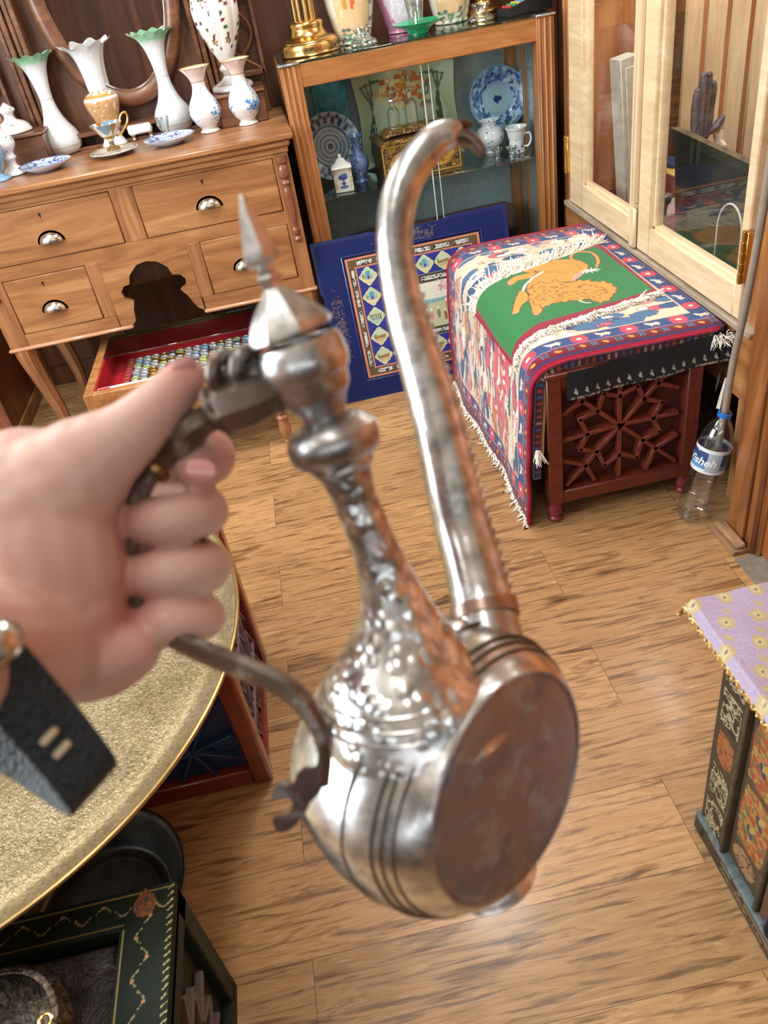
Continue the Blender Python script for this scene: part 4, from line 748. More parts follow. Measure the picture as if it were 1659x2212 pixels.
gx, gy = np.meshgrid(np.linspace(.014, PW-.014, 430), np.linspace(.014, PH-.014, 350)); G = np.stack([gx, gy, gx*0+.0012], -1)@MF[:3, :3].T
obj('painted_panel', MB().grid(G, cv.sample(gx, gy)), FRAMEP, T, fix=False)
fl = MB()
for (a, b_) in (((.108, .072), (PW-.108, .072)), ((PW-.108, .072), (PW-.108, PH-.072)), ((PW-.108, PH-.072), (.108, PH-.072)), ((.108, PH-.072), (.108, .072))):
    A3 = MF[:3, :3]@npar((*a, .002)); B3 = MF[:3, :3]@npar((*b_, .002)); fl.tube([A3, B3], .004, 8)
obj('inner_moulding', fl, plain('navy_moulding', c(24, 34, 90), .25, coat=.5), T)
# ================================================================= LATTICE CHEST
T = thing('lattice_chest', 'red brown wooden chest with raised star lattice standing on turned feet', 'chest', (.80, 2.18, 0)); O = (.80, 2.18, 0)
CX0, CX1, CYN, CYB = .578, 1.02, 1.80, 2.56
obj('body', MB().box((CX0+.012, CYN+.04, .085), (CX1-.012, CYB, .485), .003), MAROON, T, O)
fr = MB().box((CX0, CYN, .07), (CX0+.042, CYN+.05, .49), .003).box((CX1-.042, CYN, .07), (CX1, CYN+.05, .49), .003).box((CX0+.04, CYN+.002, .07), (CX1-.04, CYN+.05, .112), .003).box((CX0+.04, CYN+.002, .45), (CX1-.04, CYN+.05, .49), .003)
for bx in (((CX0, CYB-.04, .07), (CX0+.042, CYB, .49), .003), ((CX1-.042, CYB-.04, .07), (CX1, CYB, .49), .003)): obj('back_post', MB().box(*bx), REDW, T, O)
obj('frame', fr, REDW, T, O); obj('top_board', MB().box((CX0-.005, CYN-.005, .486), (CX1+.005, CYB+.005, .50), .003), REDW, T, O)
def L5(x, y): p = ony(1160+x*.2411, 760+y*.2411, CYN+.012); return (p[0], p[2])
segs = [[(750, 110), (735, 1100)], [(230, 330), (1235, 975)], [(1235, 130), (1090, 280), (960, 420), (760, 655), (540, 890), (430, 1030), (270, 1195)], [(235, 800), (450, 740), (750, 655), (1040, 595), (1260, 545)],
 [(560, 505), (600, 375), (750, 400)], [(750, 395), (905, 305), (965, 430)], [(960, 425), (1125, 450), (1040, 598)], [(1040, 598), (1105, 715), (950, 790)], [(945, 790), (895, 950), (745, 915)], [(740, 925), (605, 1020), (545, 895)], [(545, 895), (390, 880), (455, 740)], [(455, 740), (385, 610), (550, 530)],
 [(1020, 150), (1090, 285), (1265, 320)], [(1250, 745), (1060, 865), (980, 1050)], [(245, 985), (440, 1020), (515, 1145)], [(235, 565), (400, 455), (455, 340)]]
lt = MB()
for s in segs:
    for a, b_ in zip(s[:-1], s[1:]):
        a = L5(*a); b_ = L5(*b_); lt.bar((a[0], CYN+.024, a[1]), (b_[0], CYN+.024, b_[1]), .034, .0125, up=(0, 1, 0), bev=.0015, ext=.004) if False else lt.bar((a[0], CYN+.026, a[1]), (b_[0], CYN+.026, b_[1]), .0125, .030, up=(0, 1, 0), bev=.0015, ext=.004)
obj('star_lattice', lt, plain('lattice_lacquer', c(112, 46, 34), .45, coat=.1, var=.3, bs=300), T, O)
for x in (CX0+.022, CX1-.022):
    for y in (CYN+.025, CYB-.025): obj('foot', MB().lathe(smooth_path([(.012, 0), (.02, .003), (.022, .012), (.016, .02), (.022, .03), (.02, .06), (.018, .075)], 4), 24, (x, y, 0)), plain('purple_red_turned_foot', c(120, 40, 48), .4, var=.3, coat=.2), T, O)
# ---- cloth profile over the chest: arc length s measured from the right end
def profile(off, right_drop, left_x, left_bot, topz):
    P = [(1.088, topz-right_drop-.02), (1.084, topz-.02), (1.07, topz-.004), (1.04, topz), (.70, topz+.006), (.615, topz+.002), (.572, topz-.014), (.551, topz-.05), (.546, topz-.12), (left_x+.006, (topz+left_bot)/2), (left_x, left_bot)]
    Q = smooth_path(P, 10); n = np.gradient(Q, axis=0); n = np.c_[-n[:, 1], n[:, 0]]; n /= np.linalg.norm(n, axis=1)[:, None]; n[n[:, 1] < -.5] *= 1
    Q = Q-n*off; L = np.r_[0, np.cumsum(np.linalg.norm(np.diff(Q, axis=0), axis=1))]; return Q, L
PQ, PL = profile(0, .02, .530, .012, .522); LT = PL[-1]
def pos(s, y, off=0):
    x = np.interp(s, PL, PQ[:, 0]); z = np.interp(s, PL, PQ[:, 1]); dx = np.gradient(PQ[:, 0]); dz = np.gradient(PQ[:, 1]); nx = np.interp(s, PL, dz); nz = np.interp(s, PL, -dx); q_ = np.hypot(nx, nz); return np.stack([x+nx/q_*off*-1*-1 if False else x+nx/q_*off, y, z+nz/q_*off], -1)
def s_of_x(x): i = np.argsort(PQ[:, 0]); return np.interp(x, PQ[i, 0], PL[i])
# big carpet canvas in (s, y)
YN, YF = 1.815, 2.79
random.seed(77); cv = Cv(0, YN, LT, YF, .0019, c(222, 206, 180))
cols = [c(206, 92, 108), c(46, 84, 128), c(226, 222, 206), c(198, 150, 90), c(120, 120, 80), c(226, 160, 160), c(70, 110, 150), c(150, 40, 60)]
bw = .105
for k in range(300):
    x = random.uniform(bw, LT-bw); y = random.uniform(YN+bw, YF-bw); L_ = random.uniform(.015, .05); co = random.choice([cols[1], cols[2], cols[0], cols[5], cols[6], c(236, 230, 216)])
    P = [(x+L_*math.cos(t)*(1+.3*random.random()), y+L_*.45*math.sin(t)*(1+.5*random.random())) for t in np.linspace(0, 6.28, 12)[:-1]]; cv.poly(P, co); cv.line(P, .002, c(110, 50, 40) if k % 2 else c(36, 60, 96), True)
for k in range(130): cv.flower(random.uniform(bw, LT-bw), random.uniform(YN+bw, YF-bw), random.uniform(.006, .013), (random.choice(cols), c(236, 226, 200)), 5, random.random())
cv.poly([(.52, 2.02), (.70, 2.0), (.93, 2.10), (.99, 2.2), (.80, 2.22), (.62, 2.16)], c(206, 96, 112)); 
for k in range(40): cv.disc(random.uniform(.56, .93), random.uniform(2.03, 2.18), .016, .008, random.choice([c(226, 150, 150), c(176, 60, 84), c(236, 220, 200)]), random.random()*3)
for k in range(90):
    y = random.uniform(YN+.1, YF-.12); x = random.uniform(.62, LT-.13); cv.line([(x, y), (x+.04, y+random.uniform(-.01, .01)), (x+.08, y+random.uniform(-.015, .015))], random.uniform(.006, .018), random.choice([c(238, 232, 216), c(40, 92, 134), c(238, 232, 216), c(206, 120, 120), c(60, 110, 150), c(190, 150, 90)]))
BL = c(44, 70, 124); MR = c(112, 14, 38); CR = c(150, 16, 46); LV = c(178, 160, 196)
def frame(d0, d1, col):
    cv.rect(d0, YN+d0, LT-d0, YN+d1, col); cv.rect(d0, YF-d1, LT-d0, YF-d0, col); cv.rect(d0, YN+d0, d1, YF-d0, col); cv.rect(LT-d1, YN+d0, LT-d0, YF-d0, col)
frame(.098, .104, c(214, 190, 160)); frame(.052, .098, BL); frame(.049, .053, LV); frame(.016, .049, MR); frame(.010, .016, c(50, 56, 100)); frame(0, .010, CR)
def along(d, step, fn):
    n = int((LT-2*d)/step)
    for k in range(n+1): fn(d+k*(LT-2*d)/n, YN+d, k, 0); fn(d+k*(LT-2*d)/n, YF-d, k, 0)
    n = int((YF-YN-2*d)/step)
    for k in range(1, n): fn(d, YN+d+k*(YF-YN-2*d)/n, k, 1); fn(LT-d, YN+d+k*(YF-YN-2*d)/n, k, 1)
along(.033, .033, lambda x, y, k, v_: (cv.flower(x, y, .0125, (c(70, 120, 150), c(24, 40, 70)), 4, .78) if k % 2 else cv.disc(x, y, .009, .0055, c(222, 150, 60), .6)))
def motif(x, y, k, v_):
    if k % 2:
        cv.flower(x, y, .026, (c(214, 66, 88), c(236, 220, 200)), 10); cv.disc(x, y, .005, .005, c(236, 220, 200))
    else:
        a = (lambda u, w: (x+w, y+u)) if v_ else (lambda u, w: (x+u, y+w))
        cv.poly([a(-.022, .004), a(-.012, .010), a(.006, .008), a(.014, .016), a(.022, .014), a(.018, .006), a(.008, -.004), a(.01, -.014), a(.003, -.006), a(-.008, -.004), a(-.012, -.014), a(-.016, -.003)], c(232, 206, 190)); cv.disc(*a(.0, -.018), .004, .003, c(206, 60, 80))
along(.075, .068, motif)
cv.grain(.12)
ns, ny = 420, 400; S, Y = np.meshgrid(np.linspace(0, LT, ns), np.linspace(YN, YF, ny))
drop = np.clip((YN+.035-Y)/.035, 0, 1)**2*.012
rip = .004*np.sin(Y*21+S*4)*np.clip((S-.62)*3, 0, 1)+.0015*np.sin(S*40+Y*13)
P3 = pos(S, Y, 0.012); P3[..., 0] += -rip-.012*np.clip((S-.75)*2, 0, 1)*np.sin(Y*8.); P3[..., 2] -= drop
P3[..., 2] = np.maximum(P3[..., 2], .004)
T = thing('large_carpet', 'large colourful carpet with red and blue flowered border draped over the lattice chest', 'carpet', (.8, 2.3, .55)); O = (.8, 2.3, .55)
t = MB().grid(P3, cv.sample(S, Y)); bk = pos(S[::4, ::4], Y[::4, ::4], 0.003); bk[..., 0] += (P3[::4, ::4, 0]-pos(S[::4, ::4], Y[::4, ::4], .012)[..., 0]); bk[..., 2] -= drop[::4, ::4]; bk[..., 2] = np.maximum(bk[..., 2], .003); t.grid(bk, np.ones(bk.shape)*npar(c(150, 130, 120)))
obj('pile', t, WOOL, T, O, fix=False, angle=180)
eg = MB(); e_ = P3[0]*1.; eg.tube(e_[::6]+np.array([0, -.001, -.004]), .0062, 8, C=CR); e2 = P3[-1]*1.; eg.tube(e2[::6]+np.array([0, .001, -.004]), .0062, 8, C=CR)
CWE = plain('crimson_wool_edge', CR, .9, bmp=.3, bs=300); obj('selvage', MB().tube(e_[::6]+np.array([0, -.001, -.004]), .0062, 8), CWE, T, O); obj('selvage', MB().tube(e2[::6]+np.array([0, .001, -.004]), .0062, 8), CWE, T, O)
def strands(base, dirs, L0, w, n_per=1, seed=0, droop=0., spread=.3):
    r = np.random.default_rng(seed); mb = MB()
    for p, d in zip(base, dirs):
        for k in range(n_per):
            d2 = npar(d)+r.normal(0, spread, 3)*np.linalg.norm(d); d2 /= np.linalg.norm(d2); L_ = L0*r.uniform(.65, 1.25); q = npar(p)+r.normal(0, .0015, 3); P = [q+d2*L_*t+np.array([0, 0, -droop*L_*t*t])+r.normal(0, .0008, 3)*(t > 0) for t in (0, .35, .7, 1)]; mb.tube(P, [w, w*1.1, w, w*.5], 4)
    return mb
ed = P3[:, -1]; tm = strands(ed[::3]+np.array([-.002, 0, .004]), [(-.25, .1*math.sin(i), -.9) for i in range(len(ed[::3]))], .03, .0022, 2, 5, 0, .35)
tm.V = [np.c_[v_[:, :2], np.maximum(v_[:, 2], .0015)] for v_ in tm.V]
f_ = obj('fringe', tm, FRINGE, T, O, fix=False); f_['kind'] = 'stuff'
# layers underneath visible along the front
def under(name, label, off, y0, width, colsfn, cat, s0, s1, thick, matt=WOOL, hem=.016):
    cvu = Cv(s0, y0, s1, y0+width, .002, c(50, 30, 40)); colsfn(cvu, s0, y0, s1, y0+width); cvu.grain(.2)
    S, Y = np.meshgrid(np.linspace(s0, s1, 260), np.linspace(y0, y0+width, 30)); P_ = pos(S, Y, off); P_[..., 2] -= .002*np.sin(S*9)**2; mb = MB().grid(P_, cvu.sample(S, Y)); S2, K2 = np.meshgrid(np.linspace(s0, s1, 260), np.linspace(0, 1, 14)); mb.grid(pos(S2, y0-.001+.0*K2, off-K2*hem), cvu.sample(S2, y0+.001+K2*hem)); e = P_[0]; mb.tube(e[::4]+np.array([0, 0, -thick*.5]), thick*.55, 6, C=cvu.A[2, 5])
    return single(name, mb, matt, label, cat, fix=False, angle=180)
def k1(cvu, a, b_, d, e):
    cvu.rect(a, b_, d, e, c(66, 34, 44)); 
    for k in range(60): cvu.rect(a+k*.02, b_+.002, a+k*.02+.008, b_+.02, random.choice([c(160, 130, 110), c(60, 80, 130), c(150, 60, 60)]))
under('underlying_rug', 'thin dark patterned rug just under the large carpet on the chest', -.001, 1.806, .5, k1, 'rug', .03, .90, .004, hem=.022)
under('yellow_felt', 'thick yellow felt layer under the rugs on the lattice chest', -.020, 1.812, .5, lambda cvu, a, b_, d, e: cvu.rect(a, b_, d, e, c(212, 178, 112)), 'felt', .30, .82, .004, hem=.013)
# black kilim hanging over the front edge
kv = Cv(0, 0, .46, .085, .0016, c(24, 24, 28)); random.seed(4)
for k in range(15): kv.line([(.02+k*.03, .022), (.028+k*.03, .014), (.022+k*.03, .03)], .0035, c(190, 186, 170))
kv.scribble(0, 0, .46, .006, 90, .0016, c(170, 166, 150), .008); kv.grain(.2)
X, Q = np.meshgrid(np.linspace(.0, .46, 240), np.linspace(0, .085, 44)); KG = np.stack([.632+X, 1.792-.004*np.sin(X*30)-.003*(Q/.085), .417+X*.065+Q-.012*(X/.46)], -1)
T = thing('black_kilim', 'black kilim with white stitched marks hanging over the lattice front', 'kilim', (.85, 1.80, .5)); O = (.85, 1.80, .5)
obj('cloth', MB().grid(KG, kv.sample(X, Q)).grid(KG+np.array([0, .003, 0]), np.ones(KG.shape)*.02), WOOL, T, O, fix=False, angle=180)
# side flap at the right with tassels
X, Q = np.meshgrid(np.linspace(0, .05, 40), np.linspace(0, .15, 70)); kv = Cv(0, 0, .05, .15, .0016, c(44, 42, 56))
for k in range(7): kv.line([(.04, .01+k*.02), (.047, .015+k*.02), (.04, .02+k*.02)], .003, c(190, 186, 170))
FG_ = np.stack([1.052+X*.5+.01*np.sin(Q*30), 1.79+X*.8, .345+Q+X*.2], -1); obj('corner_flap', MB().grid(FG_, kv.sample(X, Q)).grid(FG_+np.array([.003, 0, 0]), np.ones(FG_.shape)*.03), WOOL, T, O, fix=False, angle=180)
ts = MB()
for k in range(34): a = random.random()*6.3; r_ = random.uniform(0, .006); ts.tube([(1.077+r_*.3*math.cos(a), 1.785, .385), (1.072+r_*math.cos(a), 1.785+r_*math.sin(a), .34), (1.068+1.6*r_*math.cos(a), 1.785+1.6*r_*math.sin(a), .293)], .0016, 4)
f_ = obj('tassel', ts, FRINGE, T, O, fix=False); f_['kind'] = 'stuff'
tb = strands([(1.06+random.uniform(-.03, .02), 1.785, .51+random.uniform(-.015, .012)) for k in range(60)], [(random.uniform(-.5, .6), -.3, random.uniform(-.8, .3)) for k in range(60)], .022, .0013, 1, 9, .3, .4)
f_ = obj('corner_fringe', tb, FRINGE, T, O, fix=False); f_['kind'] = 'stuff'
t = strands([pos(np.array(.80), np.array(1.80), -.006)+np.array([.01*random.random(), 0, 0]) for k in range(40)], [(.15, -.1, -1)]*40, .04, .0018, 1, 2, 0, .2)
single('hanging_tassel', t, FRINGE, 'short white rug tassel hanging at the left front corner of the chest', 'tassel', fix=False)
# ---- lion rug
def r6(x, y): return (960+.42134*x, 460+.42134*y)
def XY(x, y): p = onz(*r6(x, y), .546); return (p[0], p[1])
def PL_(L): return [XY(*p) for p in L]
GR = c(34, 122, 62); OR = c(216, 152, 62); BR = c(120, 62, 34); MN = c(146, 24, 52)
lv = Cv(.46, 1.9, 1.12, 2.72, .0016, MN)
lv.poly(PL_([(155, 398), (180, 350), (260, 300), (420, 262), (600, 218), (782, 165), (850, 215), (1060, 378), (1062, 386), (900, 440), (640, 520), (480, 565), (330, 640), (250, 550)]), GR)
for k in range(500):
    x = random.uniform(.5, 1.06); y = random.uniform(1.95, 2.6); j = int((y-1.9)/.82*lv.h); i = int((x-.46)/.66*lv.w)
    if np.allclose(lv.A[j, i], GR): lv.line([(x, y), (x+random.uniform(.006, .03), y+.004)], .0016, random.choice([c(28, 108, 54), c(44, 136, 72)]))
def fill(P, col=OR, ol=BR, w=.0026):
    P = PL_(P); lv.poly(P, col); lv.line(P, w, ol, True)
fill([(250, 292), (300, 266), (345, 262), (410, 275), (470, 295), (450, 310), (360, 292), (305, 298), (275, 316), (255, 312)])
fill([(320, 352), (360, 325), (420, 310), (490, 302), (500, 318), (440, 335), (380, 345), (345, 372), (328, 368)])
tail = PL_([(720, 280), (690, 250), (650, 228), (655, 205), (690, 194), (745, 195), (780, 218), (788, 245), (778, 268)]); tail = [tuple(p) for p in smooth_path(tail, 4)]
lv.line(tail, .0135, BR); lv.line(tail, .0095, OR)
fill([(395, 272), (480, 256), (560, 238), (640, 232), (700, 240), (738, 262), (735, 285), (715, 300), (675, 318), (655, 350), (560, 352), (480, 370), (440, 400), (418, 385), (445, 335), (480, 302)])
lv.poly(PL_([(655, 318), (690, 300), (730, 292), (700, 320), (672, 338), (668, 350), (650, 345)]), c(226, 160, 140))
lv.line(PL_([(505, 300), (455, 330), (415, 368), (402, 400)]), .008, c(240, 236, 224))
for P in (((420, 290), (520, 300), (620, 290)), ((640, 250), (680, 262), (700, 290)), ((480, 300), (560, 305), (640, 300))): lv.line(PL_(P), .0016, BR)
fill([(385, 398), (420, 405), (440, 440), (400, 470), (388, 500), (352, 505), (358, 470), (370, 430)]); fill([(430, 440), (500, 455), (505, 500), (480, 526), (452, 515), (448, 490)])
mane = []
ring_ = [(420, 395), (450, 368), (490, 350), (530, 358), (565, 338), (600, 350), (650, 352), (690, 338), (740, 336), (780, 345), (820, 340), (860, 355), (890, 378), (885, 400), (862, 425), (850, 445), (800, 462), (760, 448), (740, 436), (700, 452), (660, 448), (620, 458), (570, 462), (530, 478), (500, 492), (460, 470), (430, 440)]
for i, p in enumerate(ring_):
    q_ = ring_[(i+1) % len(ring_)]; mane.append(p); mx = (p[0]+q_[0])/2; my = (p[1]+q_[1])/2; cxm, cym = 650, 400; mane.append((mx+(cxm-mx)*.05, my+(cym-my)*.12))
fill(mane)
random.seed(10)
for k in range(105):
    x = random.uniform(440, 850); y = random.uniform(358, 460); s = random.uniform(10, 24)
    if ((x-655)/235)**2+((y-408)/58)**2 > 1: continue
    lv.line(PL_([(x, y), (x-s*.4, y+4), (x-s*.8, y-3), (x-s*1.3, y+3)]), .0017, BR)
lv.disc(*XY(800, 428), .006, .002, c(120, 130, 170)); lv.line(PL_([(850, 440), (830, 455), (800, 462)]), .003, BR); lv.line(PL_([(690, 448), (720, 458), (748, 458)]), .005, c(240, 236, 224))
for (x, y) in ((262, 302), (334, 358), (372, 500), (470, 518)): lv.disc(*XY(x, y), .0065, .005, c(226, 160, 140))
for a in range(9): lv.line([XY(748, 290), tuple(npar(XY(748, 290))+np.array([.03*math.cos(a*.7+2.6), .02*math.sin(a*.7+2.6)]))], .005, c(240, 236, 230))
lv.grain(.13)
NL, NR_, FRc, FL_ = [npar(XY(*p)) for p in ((333, 662), (1092, 395), (792, 150), (128, 400))]
a, b_ = np.meshgrid(np.linspace(0, 1, 330), np.linspace(0, 1, 290)); Q2 = (NL*(1-a)[..., None]+NR_*a[..., None])*(1-b_)[..., None]+(FL_*(1-a)[..., None]+FRc*a[..., None])*b_[..., None]
bow = np.sin(a*np.pi)*.0
def rugz(Q2, off):
    xs = Q2[..., 0]; s = np.where(xs > .60, s_of_x(np.clip(xs, .60, 1.068)), s_of_x(.60)+(.60-xs)); s = np.where(xs > 1.068, s_of_x(1.068)-(xs-1.068), s); return pos(s, Q2[..., 1], off)
PR = rugz(Q2, .018); PB = rugz(Q2, .0125)
T = thing('lion_rug', 'small green rug with a golden lion lying on top of the large carpet', 'rug', (.8, 2.25, .55)); O = (.8, 2.25, .55)
obj('pile', MB().grid(PR, lv.sample(Q2[..., 0], Q2[..., 1])).grid(PB[::5, ::5], np.ones(PB[::5, ::5].shape)*.1), WOOL, T, O, fix=False, angle=180)
eg = MB(); eg.tube(PR[:, 0][::6]+np.array([0, 0, -.003]), .0036, 6).tube(PR[:, -1][::6]+np.array([0, 0, -.003]), .0036, 6); obj('binding', eg, plain('maroon_binding', MN, .9), T, O)
nb = PR[0][::2]; t = strands(nb+np.array([0, .002, -.002]), [(.25, -1, .0)]*len(nb), .028, .0018, 6, 3, .12, .32); f1 = obj('near_fringe', t, FRINGE, T, O, fix=False); f1['kind'] = 'stuff'
fb = PR[-1][::2]; t = strands(fb+np.array([0, -.002, -.002]), [(.55 if i > len(fb)*.6 else .25, 1, -.0) for i in range(len(fb))], .062, .0019, 6, 4, .06, .3); f1 = obj('far_fringe', t, FRINGE, T, O, fix=False); f1['kind'] = 'stuff'
# ================================================================= BOTTLE AND HOSE
PLAST = pane('bottle_plastic', (.90, .94, .96), .20, .08)
T = thing('plastic_bottle', 'empty clear plastic water bottle leaning beside the door post, drain hose in its mouth', 'bottle', (.968, 1.70, .001)); T.rotation_euler = (0, .20, 0)
obj('shell', MB().lathe(smooth_path([(.001, .012), (.022, .004), (.034, 0), (.043, .01), (.045, .03), (.0445, .09), (.043, .1), (.0445, .11), (.044, .16), (.0445, .21), (.044, .25), (.034, .292), (.018, .32), (.0135, .33), (.0135, .345)], 5), 48, mod=lambda th, t: 1+.035*np.cos(5*th)*np.exp(-((t-.22)/.13)**2)+.012*np.cos(7*th+9*t)), PLAST, T)
obj('collar_ring', MB().lathe([(.0145, .326), (.0185, .327), (.0185, .338), (.0145, .339)], 28, close=False), plain('blue_plastic', c(36, 110, 196), .3, coat=.4), T)
lab = Cv(0, 0, 1, 1, .006, c(226, 232, 238)); lab.rect(0, .16, .72, .80, c(44, 76, 124)); lab.rect(0, .16, .72, .36, c(96, 150, 196)); lab.rect(.72, .1, 1, .86, c(176, 186, 196))
for k in range(14): lab.disc(random.uniform(0, .7), .8, .05, .07, c(44, 76, 124))
for k in range(16): lab.disc(random.uniform(0, .7), .36, .05, .05, c(70, 116, 168))
th = np.linspace(0, 2*np.pi, 121); z = np.linspace(.168, .242, 40); TH, ZZ = np.meshgrid(th, z); A0 = -4.6
G = np.stack([.0462*np.cos(TH+A0), .0462*np.sin(TH+A0), ZZ], -1); l_ = obj('label', MB().grid(G, lab.sample(((TH/(2*np.pi))*2.0) % 1., (ZZ-.168)/.074)), vcol('bottle_label', .4, .3), T, fix=False)
cu = bpy.data.curves.new('label_word', 'FONT'); cu.body = 'Visheh'; cu.size = .034; cu.shear = .25; cu.offset = .0006; tmp = bpy.data.objects.new('label_word', cu); COL.objects.link(tmp)
bpy.context.view_layer.update(); me = bpy.data.meshes.new_from_object(tmp.evaluated_get(bpy.context.evaluated_depsgraph_get())); bpy.data.objects.remove(tmp)
import bmesh
bm = bmesh.new(); bm.from_mesh(me); bmesh.ops.subdivide_edges(bm, edges=[e for e in bm.edges if e.calc_length() > .004], cuts=2)
for v_ in bm.verts:
    a = -3.72+(v_.co.x)/.0468; v_.co = Vector((.0468*math.cos(a), .0468*math.sin(a), .192+v_.co.y*.95))
bm.to_mesh(me); bm.free(); me.materials.append(plain('white_print', c(236, 240, 246), .4)); w_ = bpy.data.objects.new('label_word', me); COL.objects.link(w_); w_.parent = l_
single('drain_hose', MB().tube(smooth_path([(1.026, 1.70, .22), (1.034, 1.70, .34), (1.036, 1.693, .48), (1.035, 1.672, .62), (1.03, 1.645, .80), (1.02, 1.62, 1.0), (1.01, 1.6, 1.4), (1.01, 1.6, 1.9)], 8), .0095, 14), plain('grey_hose_rubber', c(150, 138, 124), .45, coat=.2), 'grey drain hose running down the door post into the water bottle', 'hose')
# ================================================================= PAINTED CHEST AT RIGHT
T = thing('painted_chest', 'old dark painted wooden chest with flower and bird panels at the right edge', 'chest', (.75, .5, 0)); O = (.75, .5, 0)
RX, RY0, RY1, RH = .533, .12, .79, .545
OLV = plain('worn_olive_paint', c(70, 62, 44), .6, var=.4, bs=60, bmp=.4)
obj('body', MB().box((RX+.03, RY0, .02), (1.02, RY1-.01, RH-.01), .004), plain('worn_brown_paint', c(78, 58, 44), .6, var=.35, bs=60, bmp=.3), T, O)
def panel(name, y0, y1, z0, z1, xx, seed, kind, par):
    random.seed(seed); w = y1-y0; h = z1-z0; cv = Cv(0, 0, w, h, .0014, c(74, 60, 42) if kind != 'fl' else c(96, 76, 58))
    if kind == 'calli':
        n = 5
        for k in range(n):
            b0 = h*(k+.06)/n; b1 = h*(k+.94)/n
            if k == 2:
                cv.disc(w/2, (b0+b1)/2, w*.36, h/n*.42, c(150, 80, 44)); cv.scribble(w*.22, b0+.01, w*.78, b1-.01, 60, .002, c(196, 120, 70), .012)
            else:
                cv.poly([(w*.12, b0), (w*.88, b0), (w*.95, (b0+b1)/2), (w*.88, b1), (w*.12, b1)], c(52, 44, 32)); cv.scribble(w*.14, b0+.004, w*.86, b1-.004, 34, .0026, c(206, 192, 150), .022)
    else:
        for b0, b1 in ((.16*h, .50*h), (.52*h, .86*h)):
            P = [(w*.5+w*.43*math.copysign(abs(math.cos(t))**.6, math.cos(t)), (b0+b1)/2+(b1-b0)*.49*math.copysign(abs(math.sin(t))**.7, math.sin(t))) for t in np.linspace(0, 6.28, 40)]; cv.poly(P, c(176, 110, 60))
            for k in range(170):
                x = random.uniform(w*.12, w*.88); y = random.uniform(b0+.01, b1-.01); cv.disc(x, y, .008, .0045, random.choice([c(196, 84, 52), c(206, 150, 70), c(120, 120, 70), c(214, 130, 80), c(196, 170, 100)]), random.random()*3)
            for (fx, fy) in ((.42, .35), (.6, .66)): cv.disc(w*fx, b0+(b1-b0)*fy, .007, .016, c(52, 70, 110), .5); cv.disc(w*fx+.006, b0+(b1-b0)*fy+.012, .006, .014, c(206, 176, 90), -.5)
        for b0, b1, s in ((0.02*h, .14*h, 1), (.88*h, .98*h, -1)): cv.disc(w*.45, (b0+b1)/2, w*.36, (b1-b0)*.5, c(196, 150, 104)); cv.scribble(w*.15, b0, w*.8, b1, 16, .002, c(90, 50, 36), .02)
    cv.grain(.25); cv.A *= npar((.62, .66, .68))
    gy, gz = np.meshgrid(np.linspace(0, w, max(20, int(w/.0015))), np.linspace(0, h, int(h/.0018))); t = MB().box((xx, y0, z0), (xx+.012, y1, z1), .002, C=c(60, 50, 36)); t.grid(np.stack([gy*0+xx-.0006, y1-gy, z0+gz], -1), cv.sample(gy, gz)); return obj(name, t, vcol('worn_painted_panel', .55, .1, .4, 120), par, O, fix=False)
panel('corner_post', .715, .79, .05, RH, RX, 3, 'calli', T); obj('moulding', MB().box((RX-.006, .707, .05), (RX+.02, .717, RH), .003).box((RX-.004, .595, .05), (RX+.02, .607, RH), .003), OLV, T, O)
panel('flower_panel', .607, .705, .06, RH-.01, RX+.008, 5, 'fl', T); obj('door_stile', MB().box((RX+.002, .545, .05), (RX+.03, .596, RH), .005), plain('brown_worn_stile', c(92, 66, 48), .6, var=.3, bs=80, bmp=.4), T, O)
for z in (.12, .36): obj('latch', MB().tube(smooth_path([(RX-.004, .558, z), (RX-.018, .552, z-.004), (RX-.02, .54, z-.02), (RX-.008, .535, z-.03)], 5), .0038, 8), plain('dark_iron', c(70, 72, 76), .4, .8), T, O)
panel('flower_panel', .43, .54, .06, RH-.01, RX+.008, 8, 'fl', T); panel('flower_panel', .30, .41, .06, RH-.01, RX+.008, 13, 'fl', T)
panel('base_rail', .12, .80, .0, .045, RX-.004, 6, 'calli', T); obj('base_ledge', MB().box((RX-.008, .12, .044), (RX+.03, .80, .056), .003), plain('blue_grey_worn_ledge', c(96, 106, 108), .6, var=.4, bs=60), T, O)
obj('foot', MB().box((RX-.008, .765, 0), (RX+.05, .805, .052), .008), plain('worn_dark_foot', c(54, 50, 44), .6, var=.4), T, O)
obj('top_board', MB().box((RX-.03, RY0, RH), (1.03, RY1+.065, RH+.018), .003), OLV, T, O)
# cloth
random.seed(31); cv = Cv(.43, .1, 1.03, .95, .002, c(166, 152, 176))
for k in range(900): x = random.uniform(.43, 1.03); y = random.uniform(.1, .95); cv.line([(x, y), (x+random.uniform(-.02, .02), y+random.uniform(-.02, .02))], .0016, random.choice([c(188, 178, 192), c(146, 128, 166), c(176, 164, 184)]))
for i in range(12):
    for j in range(16):
        x = .45+i*.052+(j % 2)*.026; y = .12+j*.052
        cv.disc(x, y, .012, .014, c(178, 160, 118)); cv.disc(x, y, .007, .008, c(190, 176, 136)); cv.disc(x, y, .003, .003, c(110, 100, 80)); cv.disc(x+.014, y+.022, .005, .009, c(176, 160, 122), .5)
gx, gy = np.meshgrid(np.linspace(.492, 1.03, 260), np.linspace(.10, .872, 330)); gz = RH+.024+gx*0; dl = np.clip((RX-.030-gx), 0, 1); df = np.clip(gy-(RY1+.068), 0, 1)
gz = gz-dl*1.7-df*1.9+.0012*np.sin(gx*60)*np.sin(gy*35); Y_ = gy
T = thing('lavender_cloth', 'lavender cloth with gold flowers and gold braid edge on the painted chest', 'tablecloth', (.75, .5, .565)); O = (.75, .5, .565)
tri = gx >= -9
